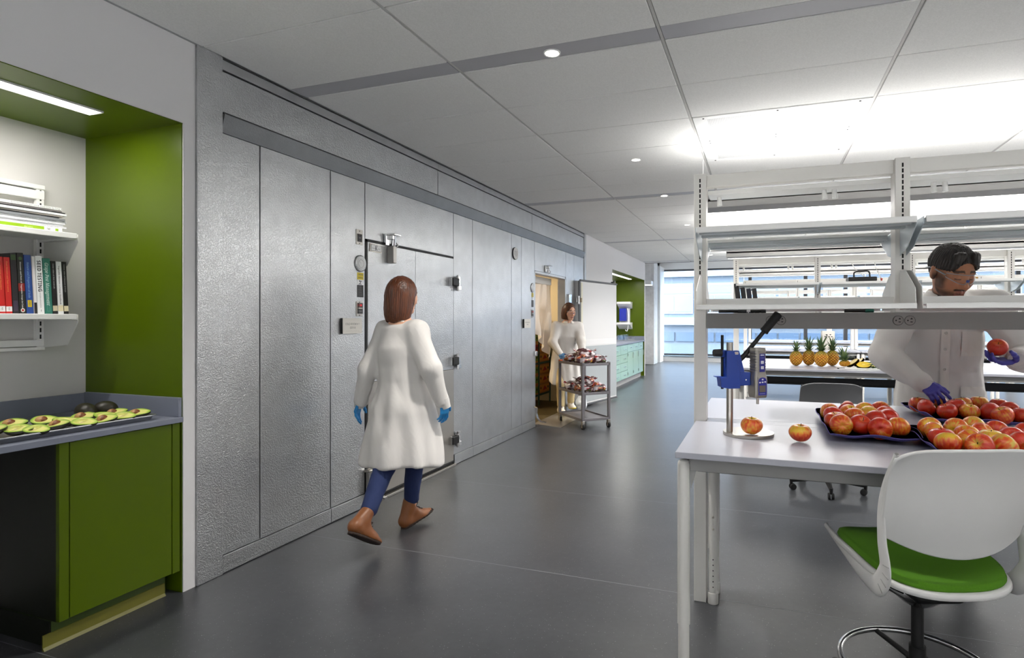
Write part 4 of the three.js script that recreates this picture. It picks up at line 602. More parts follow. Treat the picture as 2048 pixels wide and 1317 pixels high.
function makeChair(label, shell, seatMat, stool) {       // local: sitter faces -z, back towards +z; y = 0 floor
  const t = thing('swivel_chair', label, 'chair', [0, 0, 0], 0), SY = stool ? 0.61 : 0.50, W = 0.225;
  const backFn = (u, v) => { const s = u * 2 - 1, w = W * (1 - 0.03 * v + 0.02 * Math.sin(v * 3)) , x = s * w, corner = Math.pow(Math.abs(s), 6) * 0.02; const yb = 0.118 - 0.058 * (1 - s * s) , yt = 0.405 - 0.008 * s * s - corner * 1.4, y = lerp(yb, yt, v); return [x, SY + y, 0.215 + 0.02 * v + 0.065 * v * v - 0.055 * s * s + 0.012 * Math.sin(v * 5)]; };
  obj('backrest', thicken(28, 20, backFn, () => 0.0055), shell, t);
  // side arms: from the seat front edge along the seat, round the corner and up into the back
  for (const s of [-1, 1]) {
    const path = [[0.19, SY - 0.008, -0.262], [0.205, SY - 0.03, -0.12], [0.218, SY - 0.06, 0.05], [0.222, SY - 0.055, 0.14], [0.224, SY + 0.01, 0.185], [0.226, SY + 0.1, 0.172], [0.225, SY + 0.2, 0.168], [0.222, SY + 0.28, 0.185], [0.216, SY + 0.385, 0.232]].map(([x, y, z]) => V3(s * x, y, z));
    const c = new THREE.CatmullRomCurve3(path), wide = (k) => k < 0.25 ? lerp(0.010, 0.024, k / 0.25) : k < 0.55 ? lerp(0.024, 0.036, sstep(0.25, 0.42, k)) * lerp(1, 0.72, sstep(0.45, 0.55, k)) : lerp(0.026, 0.008, (k - 0.55) / 0.45);
    const g = gridGeo(60, 16, (u, v) => { const q = c.getPoint(u), tg = c.getTangent(u), x = V3(1, 0, 0), n = tg.clone().cross(x).normalize(), a = v * 2 * Math.PI, h = wide(u); return [q.x + 0.0075 * Math.cos(a), q.y + n.y * h * Math.sin(a), q.z + n.z * h * Math.sin(a)]; });
    const gg = g; const arm = obj('side_frame', gg, shell, t);
    if (stool) { const gr = []; for (let k = 0; k < 4; k++) { const u = 0.41 + k * 0.04, q = c.getPoint(u), tg = c.getTangent(u), n = tg.clone().cross(V3(1, 0, 0)).normalize(); const a = q.clone().addScaledVector(n, 0.0), b = q.clone().addScaledVector(n, -0.03); gr.push(rod(a.clone().setX(q.x + s * 0.0074), b.clone().setX(q.x + s * 0.0072), 0.0012, 0.0012, 6)); } obj('grooves', gr, M.grayPaint, arm); }
  }
  const padOut = (a) => { const e = 0.42, cx = Math.cos(a), sx = Math.sin(a), p = (q) => Math.sign(q) * Math.pow(Math.abs(q), e * 2 * 0.75); const z = p(sx) * 0.222; return [p(cx) * 0.212, z < 0 ? z * 1.18 : z]; };
  const dish = (x, z) => SY - 0.012 + (z < -0.12 ? -0.9 * (z + 0.12) * (z + 0.12) + 0.0 : 0) - 0.02 * sstep(-0.1, 0.2, z) - 0.018 * (1 - (x / 0.21) * (x / 0.21)) + 0.01;
  const pad = (y0, y1, sc, bulge) => { const g = []; const top = gridGeo(64, 10, (u, v) => { const [ox, oz] = padOut(u * 2 * Math.PI), r = sc * Math.sin(v * Math.PI / 2), x = ox * r, z = oz * r; return [x, dish(x, z) + y1 - bulge * Math.pow(v, 8), z]; }); const bot = gridGeo(64, 10, (u, v) => { const [ox, oz] = padOut(u * 2 * Math.PI), r = sc * Math.sin(v * Math.PI / 2), x = ox * r, z = oz * r; return [x, dish(x, z) + y0, z]; }); const rim = gridGeo(64, 3, (u, v) => { const [ox, oz] = padOut(u * 2 * Math.PI), x = ox * sc, z = oz * sc, k = 1 + 0.012 * Math.sin(v * Math.PI); return [x * k, dish(x, z) + lerp(y1 - bulge, y0, v), z * k]; }); return [top, flip(bot), rim]; };
  obj('seat_shell', pad(-0.026, -0.004, 1.04, 0.006), shell, t);
  obj('seat_pad', pad(-0.004, 0.024, 0.985, 0.016), seatMat, t);
  // mechanism, column, base
  const hub = obj('mechanism', [boxL(0.17, 0.075, 0.22, 0, SY - 0.095, 0.02, 0.024), rod(V3(0, SY - 0.185, 0.0), V3(0, SY - 0.125, 0.0), 0.036, 0.066, 24), ...[-1, 1].map((s) => rod(V3(s * 0.19, SY - 0.055, 0.06), V3(s * 0.04, SY - 0.085, 0.02), 0.012, 0.018, 10))], M.black, t);
  obj('chrome_skirt', [lathe([[0.034, SY - 0.185], [0.052, SY - 0.176], [0.088, SY - 0.145], [0.096, SY - 0.128], [0.088, SY - 0.112]], 32), ...[-1, 1].map((s) => rod(V3(s * 0.185, SY - 0.072, 0.065), V3(s * 0.05, SY - 0.15, 0.035), 0.008, 0.013, 10))], M.chrome, hub);
  obj('lever', [rod(V3(0.06, SY - 0.125, 0.02), V3(0.165, SY - 0.118, 0.03), 0.004, 0.004, 8), (() => { const g = new THREE.SphereGeometry(0.03, 20, 12); g.scale(1.25, 0.3, 0.7); g.translate(0.19, SY - 0.12, 0.032); return g; })()], M.black, hub);
  obj('column', [rod(V3(0, 0.12, 0), V3(0, SY - 0.12, 0), 0.0195, 0.0195, 24), rod(V3(0, 0.08, 0), V3(0, stool ? 0.28 : 0.28, 0), 0.028, 0.026, 24)], M.black, t);
  if (stool) { const R = 0.24, y = 0.205; const fr = obj('foot_ring', (() => { const g = new THREE.TorusGeometry(R, 0.0105, 14, 72); g.rotateX(Math.PI / 2); g.translate(0, y, 0); return g; })(), M.chrome, t);
    obj('ring_spokes', [0, 1, 2].map((k) => { const a = 0.5 + k * 2 * Math.PI / 3; return rod(V3(0.02 * Math.cos(a), y + 0.015, 0.02 * Math.sin(a)), V3(R * Math.cos(a), y - 0.004, R * Math.sin(a)), 0.0105, 0.009, 10); }).concat([rod(V3(0, y - 0.03, 0), V3(0, y + 0.035, 0), 0.036, 0.034, 20)]), M.black, fr); }
  for (let k = 0; k < 5; k++) { const a = k * 2 * Math.PI / 5 + 0.35, ex = 0.29 * Math.cos(a), ez = 0.29 * Math.sin(a);
    const leg = obj('base_leg', [rod(V3(0, 0.105, 0), V3(ex, 0.075, ez), 0.028, 0.014, 10), rod(V3(ex, 0.045, ez), V3(ex, 0.09, ez), 0.012, 0.014, 10)], M.black, t);
    const px = -Math.sin(a), pz = Math.cos(a), cx = ex - 0.012 * Math.cos(a), cz = ez - 0.012 * Math.sin(a); obj('caster', [-1, 1].map((s) => rod(V3(cx + s * 0.006 * px, 0.026, cz + s * 0.006 * pz), V3(cx + s * 0.022 * px, 0.026, cz + s * 0.022 * pz), 0.026, 0.024, 16)), M.rubber, leg); }
  return t;
}
const shellWhite = mat(0xd9d8d6, 0.4), shellGrey = mat(0x75767a, 0.5);
const stoolChair = makeChair('white shell stool with a grass green seat pad and chrome foot ring', shellWhite, seatFabric, true);
stoolChair.position.set(0.505, 0, -2.235); stoolChair.rotation.y = 0.36;
const greyChair = makeChair('grey shell office chair on black casters between the first two benches', shellGrey, mat(0x3a3b3e, 0.9), false);
greyChair.position.set(0.50, 0, -5.12); greyChair.rotation.y = 0.06;
// ------------------------------------------------------------------ apples, pulp trays, the fruit press
const appleTex = [0, 1, 2, 3, 4].map((k) => dataTex(256, 128, (u, v) => {
  const st = pnoise(u, 0.13 * v, 64, k) * 0.55 + pnoise(u, v * 0.5, 26, k + 9) * 0.45, bl = pnoise(u, v, 3, k + 20), fl = hash3(Math.floor(u * 256), Math.floor(v * 128), k) > 0.965 ? 1 : 0;
  const cover = [0.86, 0.5, 0.16, 0.42, 0.66][k] + (bl - 0.5) * [0.3, 0.5, 0.7, 1.3, 0.5][k] - 0.75 * sstep(0.80, 0.97, v) * [0.35, 0.9, 1, 0.8, 0.8][k];
  const r = clamp(0.42 * (st - 0.5) * 2 + cover, 0, 1), yellow = [244, 196, 56], lime = [226, 214, 88], red = [206, 44, 22], orange = [240, 126, 44];
  const base = mixc(yellow, lime, sstep(0.3, 0.8, bl)), c = mixc(mixc(base, orange, sstep(0.0, 0.55, r)), red, sstep(0.3, 0.95, r)); const d = 0.93 + 0.12 * st; return [clamp(c[0] * d + fl * 22, 0, 255), clamp(c[1] * d + fl * 22, 0, 255), clamp(c[2] * d + fl * 14, 0, 255)];
}, true));
const appleMat = appleTex.map((t) => mat(0xffffff, 0.3, 0, { map: t, clearcoat: 0.25, clearcoatRoughness: 0.25 }));
const appleGeo = [0, 1, 2].map((k) => { const g = new THREE.SphereGeometry(1, 40, 28), p = g.attributes.position; for (let i = 0; i < p.count; i++) { const x = p.getX(i), y = p.getY(i), z = p.getZ(i), r = Math.hypot(x, z), a = Math.atan2(z, x); const lob = 1 + 0.02 * Math.cos(5 * a + k) * (1 - y) * 0.5 + 0.03 * Math.sin(a + k * 2); let yy = y * [0.88, 0.94, 0.84][k]; yy -= 0.34 * Math.exp(-r * r * 9) * (y > 0 ? 1 : 0); yy += 0.2 * Math.exp(-r * r * 12) * (y < 0 ? 1 : 0); const sh = 1 + 0.06 * y - 0.05 * y * y; p.setXYZ(i, x * sh * lob, yy, z * sh * lob); } g.computeVertexNormals();
  const n = g.attributes.normal; for (let j = 0; j <= 28; j++) { const a = j * 41, b = a + 40; const m = V3(n.getX(a) + n.getX(b), n.getY(a) + n.getY(b), n.getZ(a) + n.getZ(b)).normalize(); n.setXYZ(a, m.x, m.y, m.z); n.setXYZ(b, m.x, m.y, m.z); } return g; });
const stemGeo = merge(tube([V3(0, 0.5, 0), V3(0.02, 0.66, 0.01), V3(0.09, 0.84, 0.03)], 0.032, 8, 7)), stemMat = mat(0x4a3a22, 0.8);
const appleProto = appleGeo.map((g) => appleMat.map((m) => { const a = new THREE.Mesh(g, m); a.name = 'apple'; a.castShadow = a.receiveShadow = true; const s = new THREE.Mesh(stemGeo, stemMat); s.name = 'stem'; s.castShadow = true; a.add(s); return a; }));
function apple(x, y, d, r, tex, rot, label, group) { const a = appleProto[(tex + Math.floor(Math.abs(x * 97))) % 3][tex].clone(); a.name = numbered('apple'); a.position.set(x, y, -d); a.scale.setScalar(r); a.rotation.set(...rot); tag(a, label, 'apple', group); scene.add(a); return a; }
const LOOK = ['deep red', 'orange-red streaked', 'yellow with a faint blush', 'half yellow half red', 'red streaked'];
const T1 = [[0.305, 2.984], [0.397, 3.13], [0.312, 2.88], [0.392, 2.999], [0.307, 2.754], [0.474, 3.085], [0.552, 3.148], [0.4, 2.896], [0.471, 2.959], [0.545, 3.007], [0.315, 2.638], [0.396, 2.68], [0.476, 2.813], [0.541, 2.889], [0.457, 2.611], [0.533, 2.672]];
const T2 = [[0.777, 3.418], [0.785, 3.296], [0.881, 3.454], [0.851, 3.203], [0.928, 3.363], [1.001, 3.515], [0.949, 3.225], [1.084, 3.545], [1.153, 3.491], [1.037, 3.235], [1.058, 3.15], [1.142, 3.32], [1.14, 3.181]];
const T3 = [[0.653, 2.69], [0.645, 2.589], [0.642, 2.487], [0.743, 2.689], [0.824, 2.764], [0.743, 2.561], [0.819, 2.645], [0.886, 2.702], [0.633, 2.373], [0.721, 2.447], [0.721, 2.35], [0.798, 2.49], [0.804, 2.384], [0.884, 2.552], [0.878, 2.454], [0.969, 2.672]];
const S1 = [1, 0, 0, 1, 4, 1, 3, 1, 2, 4, 1, 0, 0, 0, 3, 1], S2 = [4, 0, 1, 0, 3, 1, 1, 1, 4, 0, 4, 0, 0], S3 = [1, 1, 0, 2, 2, 1, 1, 4, 3, 1, 4, 2, 2, 0, 0, 0];
const RANK = ['first', 'second', 'third', 'fourth', 'fifth', 'sixth'], ROWS = ['front', 'second', 'third', 'back'];
[[T1, S1, 'left tray', 0.915], [T2, S2, 'tray by the man', 0.915], [T3, S3, 'tray behind the stool', 0.915]].forEach(([T, S, name, y0], q) => {
  const order = T.map((p, i) => i).sort((a, b) => T[a][1] - T[b][1]), per = Math.ceil(T.length / 4), place = {};
  for (let r = 0; r < 4; r++) order.slice(r * per, (r + 1) * per).sort((a, b) => T[a][0] - T[b][0]).forEach((i, k) => { place[i] = `${RANK[k]} from left, ${ROWS[r]} row, ${name}`; });
  T.forEach(([x, d], i) => { const r = 0.0435 + rnd(0, 0.003), tl = [0, 0.5, 1.2, 0.25, 1.9, 0.9, 2.4][Math.floor(rnd(0, 7))], az = rnd(0, 6.28); apple(x, y0 + 0.041, d, r, S[i], [tl * Math.cos(az), rnd(0, 6), tl * Math.sin(az)], `${LOOK[S[i]]} apple: ${place[i]}`, 'apples in the purple trays'); });
});
apple(-0.043, 0.914 + 0.0375, 2.533, 0.0455, 1, [0.05, 2.2, 0.05], 'orange-red apple standing on the round metal base of the press', 'single apples on the table');
apple(0.148, 0.9385, 2.505, 0.0445, 3, [0.1, 1.3, -0.05], 'green-yellow and red apple alone on the bare table', 'single apples on the table');
function pulpTray(cx, cd, w, l, turn, label, nx, nz) {
  const t = thing('pulp_tray', label, 'tray', [cx, 0.9, cd], turn), H = (x, z) => { const a = Math.cos(x / w * Math.PI * 2 * nx * 0.5 + Math.PI * nx / 2), b = Math.cos(z / l * Math.PI * 2 * nz * 0.5 + Math.PI * nz / 2); return 0.022 + 0.008 * (a + b) * 0.6 + 0.014 * Math.pow(Math.max(Math.abs(x) / (w / 2), Math.abs(z) / (l / 2)), 6) - 0.016 * (1 - Math.pow(Math.max(Math.abs(x) / (w / 2), Math.abs(z) / (l / 2)), 8)); };
  const se = (u, v) => { const x = (u * 2 - 1), z = (v * 2 - 1); const k = 1 - 0.045 * Math.pow(Math.abs(x * z), 5); return [x * k * w / 2, z * k * l / 2]; };
  obj('tray_sheet', thicken(44, 64, (u, v) => { const [x, z] = se(u, v); return [x, H(x, z) + 0.004, z]; }, () => 0.0016), mat(0x6259a0, 0.85), t);
  return t;
}
pulpTray(0.43, 2.875, 0.35, 0.67, 0.0, 'purple moulded apple tray left on the table, its corner curling up', 4, 5);
pulpTray(0.97, 3.36, 0.46, 0.50, 0.1, 'purple moulded apple tray at the back under the hand of the man', 4, 5);
pulpTray(0.80, 2.545, 0.44, 0.56, 0.0, 'purple moulded apple tray behind the back of the white stool', 4, 5);
{ // fruit firmness press: round base, pillar, blue head with lever, digital gauge
  const s = 0.00219, X = (u) => (u - 1458) * s, Y = (v) => (869.7 - v) * s, P = (arr) => arr.map(([u, v]) => [X(u), Y(v)]);
  const t = thing('fruit_press', 'blue hand press with a steel pillar and round base beside the apple', 'press', [-0.135, 0.9, 2.575], YAW), blue = mat(0x0f3a98, 0.42);
  obj('base_disc', lathe([[0, 0.0], [0.104, 0.0], [0.1065, 0.002], [0.1065, 0.0125], [0.105, 0.0142], [0, 0.0142]], 64).translate(0.078, 0, 0.01), M.steel, t);
  obj('pillar', rod(V3(0, 0.012, 0), V3(0, Y(686), 0), 0.0142, 0.0142, 32), M.steel, t);
  const b = obj('bracket', (() => { const m = extrude(P([[1448.4, 702.6], [1462, 702.6], [1473, 744], [1473.6, 775.6], [1451.6, 776], [1438, 773.6], [1436.8, 762.7], [1435.5, 755.6], [1448, 754.3]]), 0.062, 0.0015); m.translate(0, 0, -0.028); const w = extrude(P([[1461, 702.6], [1474.4, 702.8], [1484.6, 744], [1484, 771], [1472, 772]]), 0.03, 0.0012); w.translate(0, 0, -0.014); const q = boxL(X(1497) - X(1472), Y(744.6) - Y(771), 0.05, (X(1497) + X(1472)) / 2, (Y(744.6) + Y(771)) / 2, -0.006, 0.002); const fl = boxL(0.03, 0.003, 0.03, X(1434), Y(754), 0.0, 0.001), tp = boxL(X(1450) - X(1439), 0.03, 0.03, X(1445), Y(708), -0.004, 0.002), sd = boxL(0.008, 0.10, 0.04, X(1447), Y(740), -0.01, 0.002); return [m, w, q, fl, tp, sd]; })(), blue, t);
  obj('small_label', boxL(X(1473) - X(1464.5), 0.0105, 0.001, X(1468.8), Y(707), 0.0168), printed(canvasTex(96, 48, (g) => { g.fillStyle = '#e9e4de'; g.fillRect(0, 0, 96, 48); for (let i = 0; i < 4; i++) { g.fillStyle = '#a8403a'; g.fillRect(12 + i * 19, 16, 12, 16); } })), b);
  obj('screw', [rod(V3(X(1487), Y(759.5), 0.02), V3(X(1487), Y(759.5), 0.026), 0.0035, 0.003, 10)], M.chrome, b);
  obj('rack_rod', [rod(V3(X(1443.5), Y(671), -0.004), V3(X(1443.5), Y(779), -0.004), 0.0062, 0.0062, 14)], M.black, t);
  obj('clamp_knob', [rod(V3(X(1440), Y(706.5), 0.008), V3(X(1424.5), Y(706.5), 0.014), 0.0172, 0.016, 8)], M.rubber, t);
  const lv = obj('lever', [rod(V3(X(1478), Y(722), -0.012), V3(X(1493), Y(709), -0.012), 0.0125, 0.0105, 12), rod(V3(X(1490), Y(711), -0.012), V3(X(1530), Y(662), -0.012), 0.0105, 0.0085, 12)], M.black, t);
  obj('grip', (() => { const a = V3(X(1528), Y(664.5), -0.012), c = V3(X(1557.5), Y(629), -0.012), n = c.clone().sub(a).normalize(), g = lathe([[0, 0], [0.0185, 0], [0.0195, 0.004], [0.0178, 0.012], [0.0185, 0.06], [0.0195, 0.096], [0.0175, 0.102], [0.011, 0.104], [0.009, 0.099], [0, 0.098]], 24); g.applyQuaternion(new THREE.Quaternion().setFromUnitVectors(V3(0, 1, 0), n)); g.translate(a.x, a.y, a.z); return g; })(), M.rubber, lv);
  // digital gauge, turned towards the right
  const y0 = Y(795), y1 = Y(696), gx = X(1512), ga = 0.32;
  const place = (g) => { g.rotateY(ga); g.translate(gx, 0, 0.012); return g; };
  const prof = (y) => { const v = 869.7 - y / s, k = sstep(744, 762, v), w = lerp(0.028, 0.033, k), d = lerp(0.0255, 0.0295, k), rib = v > 706 && v < 744 ? 0.0013 * Math.cos((v - 706) / 38 * Math.PI * 2 * 7) - 0.0008 : 0, cap = Math.sqrt(clamp((v - 696) / 5, 0, 1)) * Math.sqrt(clamp((795 - v) / 7, 0, 1)); return [w + rib, d, 0.3 + 0.7 * cap]; };
  const body = gridGeo(48, 200, (u, v) => { const y = lerp(y0, y1, v), [w, d, c] = prof(y), a = u * 2 * Math.PI, p = (q) => Math.sign(q) * Math.pow(Math.abs(q), 0.34); return [p(Math.sin(a)) * w * lerp(0.8, 1, c), y, p(Math.cos(a)) * d * lerp(0.75, 1, c)]; });
  const caps = [boxL(0.05, 0.002, 0.044, 0, y1 - 0.0015, 0, 0.0009), boxL(0.05, 0.002, 0.046, 0, y0 + 0.0015, 0, 0.0009)];
  const gg = obj('force_gauge', [place(body), ...caps.map(place)], mat(0xa39f98, 0.38, 0.75), t);
  const label = canvasTex(128, 384, (g) => { g.fillStyle = '#2a2c86'; g.fillRect(0, 0, 128, 384); g.fillStyle = '#c9cbe0'; g.fillRect(18, 16, 92, 26); text(g, 'F-20N', 64, 88, 34, '#8f95d8'); g.fillStyle = '#e9e9ee'; g.fillRect(30, 150, 70, 62); g.fillRect(30, 262, 70, 62); text(g, 'C€', 65, 182, 30, '#888'); text(g, 'OK', 65, 294, 26, '#999'); });
  const panel = canvasTex(160, 288, (g) => { g.fillStyle = '#a39f98'; g.fillRect(0, 0, 160, 288); g.fillStyle = '#262a92'; g.beginPath(); g.moveTo(6, 282); g.lineTo(6, 80); g.quadraticCurveTo(6, 6, 80, 6); g.quadraticCurveTo(154, 6, 154, 80); g.lineTo(154, 282); g.fill(); g.fillStyle = '#f0f0f6'; for (const [x, y] of [[82, 38], [36, 84], [82, 80], [128, 76]]) { g.beginPath(); g.ellipse(x, y, 17, 12, 0, 0, 7); g.fill(); } g.fillStyle = '#6f665e'; g.fillRect(24, 130, 112, 104); g.fillStyle = '#8d92cc'; g.fillRect(28, 252, 100, 10); });
  obj('upper_label', place(boxL(0.027, Y(707.5) - Y(743.5), 0.0012, 0.004, (Y(707.5) + Y(743.5)) / 2, 0.0262)), printed(label, 0.4), gg);
  obj('control_panel', place(boxL(0.046, Y(753.5) - Y(790), 0.0012, 0.002, (Y(753.5) + Y(790)) / 2, 0.0302)), printed(panel, 0.4), gg);
  obj('probe', [place(rod(V3(0, y0 + 0.002, 0), V3(0, y0 - 0.006, 0), 0.004, 0.004, 14)), place(rod(V3(0, y0 - 0.004, 0), V3(0, y0 - 0.029, 0), 0.0058, 0.0058, 18))], M.steel, gg);
}
// ------------------------------------------------------------------ second bench: pineapples and other things
const leafGeo = (L, w) => { const g = gridGeo(4, 10, (u, v) => { const s = u * 2 - 1, ww = w * (1 - Math.pow(v, 1.6)) * (0.75 + 0.25 * Math.sin(v * 3)); return [s * ww, L * v, -0.25 * w * (1 - s * s) * (1 - v) + 0.22 * L * v * v]; }); return g; };
const LEAF = [leafGeo(0.085, 0.010), leafGeo(0.115, 0.011), leafGeo(0.06, 0.011)], leafMat = [0x5f7d52, 0x4c6b43, 0x7b8f5a].map((c) => mat(c, 0.55, 0, { side: THREE.DoubleSide }));
function addCrown(t, y, n, sc, base = [0, 0]) { for (let i = 0; i < n; i++) { const k = i / n, m = new THREE.Mesh(LEAF[k < 0.35 ? 2 : k < 0.7 ? 0 : 1], leafMat[i % 3]); m.name = 'leaf'; m.castShadow = m.receiveShadow = true; const a = i * 2.39996; m.rotation.order = 'YXZ'; m.rotation.set(lerp(1.0, 0.08, k), a, 0); m.position.set(base[0] + 0.012 * Math.sin(a) * (1 - k), y + 0.028 * k, base[1] + 0.012 * Math.cos(a) * (1 - k)); m.scale.setScalar(sc); t.add(m); } }
const pineCols = [lin(0xd48a1a), lin(0xe8b030), lin(0x6a3008), lin(0x6c7a2c)];
function pineBody(R, H) { const nu = 96, nv = 70; const g = gridGeo(nu, nv, (u, v) => { const y = v * H, q = Math.sin(clamp(v, 0.001, 0.999) * Math.PI), r0 = R * Math.pow(q, 0.42) * (1 + 0.06 * Math.sin(v * 3.1)), a = u * 2 * Math.PI, rows = 8, cn = 12; const p1 = u * cn + v * rows * 0.75, p2 = -u * cn + v * rows * 0.75, e = Math.abs(((p1 % 1) + 1) % 1 - 0.5) * 2, f = Math.abs(((p2 % 1) + 1) % 1 - 0.5) * 2, b = Math.min(1 - e, 1 - f), r = r0 * (1 - 0.11 + 0.13 * Math.sqrt(sstep(0, 0.65, b))); return [r * Math.sin(a), y, r * Math.cos(a)]; });
  paint(g, (x, y, z) => { const v = y / H, a = Math.atan2(x, z) / (2 * Math.PI) + 0.5, p1 = a * 12 + v * 6, p2 = -a * 12 + v * 6, e = Math.abs(((p1 % 1) + 1) % 1 - 0.5) * 2, f = Math.abs(((p2 % 1) + 1) % 1 - 0.5) * 2, b = Math.min(1 - e, 1 - f), id = hash3(Math.floor(p1), Math.floor(p2), 3); let c = mixc(pineCols[2], mixc(pineCols[0], pineCols[1], id), sstep(0.05, 0.4, b)); c = mixc(c, pineCols[3], sstep(0.72, 1, v + id * 0.15) * 0.7); return c; }); return g; }
const pineMat = vcol({ roughness: 0.5 });
[[0.352, 6.71, 0.0635, 0.165, 0.88, 'leftmost standing pineapple, short with a small crown'], [0.487, 6.80, 0.064, 0.172, 1.12, 'second standing pineapple, tall upright crown'], [0.60, 6.66, 0.066, 0.172, 1.2, 'third standing pineapple, nearest to the front with a wide crown'], [0.727, 6.82, 0.064, 0.174, 1.1, 'fourth standing pineapple, darker, behind the third']].forEach(([x, d, R, H, cs, label], i) => {
  const t = thing('pineapple', label, 'pineapple', [x, 0.9, d], i * 1.3, 'pineapples on the second bench'); const b = obj('fruit_body', pineBody(R, H), pineMat, t); addCrown(t, H - 0.012, 34, cs * 1.18);
});
const fleshMat = mat(0xe9c63c, 0.4), rindMat = vcol({ roughness: 0.55 });
function pineSlice(x, d, y, rot, R, th, label) { const t = thing('pineapple_slice', label, 'pineapple slice', [x, y, d]); t.rotation.set(...rot); const n = 40, rim = gridGeo(n, 4, (u, v) => { const a = u * 2 * Math.PI, r = R * (1 + 0.03 * Math.sin(a * 14) + 0.025 * Math.sin(v * Math.PI)); return [r * Math.cos(a), lerp(-th / 2, th / 2, v), r * Math.sin(a)]; }); paint(rim, (px, py, pz) => mixc(pineCols[2], pineCols[1], noise3(px * 90, py * 90, pz * 90))); obj('rind', flip(rim), rindMat, t); obj('flesh', [new THREE.CylinderGeometry(R * 0.97, R * 0.97, th * 0.96, 36)], fleshMat, t); obj('core', new THREE.CylinderGeometry(R * 0.22, R * 0.22, th * 1.02, 20), mat(0xf0dc86, 0.5), t); return t; }
pineSlice(0.90, 6.60, 0.95, [0.15, 0, 0.62], 0.066, 0.024, 'pineapple slice leaning up against the cut pineapple crown'); pineSlice(0.975, 6.72, 0.952, [0.1, 0, 0.7], 0.06, 0.022, 'pineapple slice leaning behind the first leaning slice');
pineSlice(0.99, 6.53, 0.932, [0.42, 0, 0.06], 0.066, 0.024, 'round pineapple slice tilted to show its yellow face'); pineSlice(1.085, 6.60, 0.924, [0.2, 0, -0.22], 0.06, 0.022, 'pineapple slice half hidden by the lying pineapple crown'); pineSlice(1.225, 6.47, 0.958, [1.2, 0.2, 0.5], 0.052, 0.03, 'pineapple end piece standing on edge beside the man');
{ const t = thing('cut_pineapple', 'cut pineapple crown standing upright beside the whole pineapples', 'pineapple crown', [0.825, 0.912, 6.6], 0.3); const b = pineBody(0.05, 0.07); obj('stub', b, pineMat, t); addCrown(t, 0.05, 34, 1.35); t.rotation.z = 0.12;
  const q = thing('cut_pineapple', 'cut pineapple crown lying on its side next to the slices', 'pineapple crown', [1.175, 0.945, 6.44], 0.3); const b2 = pineBody(0.045, 0.06); obj('stub', b2, pineMat, q); addCrown(q, 0.04, 30, 1.15); q.rotation.set(0.3, 0.4, 1.25);
  const c = thing('cutting_board', 'thin white cutting board under the pineapple slices', 'board', [1.0, 0.9, 6.53], 0.02); obj('board', boxL(0.52, 0.008, 0.30, 0, 0.0045, 0, 0.003), M.white, c); obj('corner_pads', [[-0.24, 0.13], [0.24, 0.13], [0.17, 0.135]].map(([x, z]) => boxL(0.07, 0.01, 0.03, x, 0.007, z, 0.003)), M.rubber, c);
}
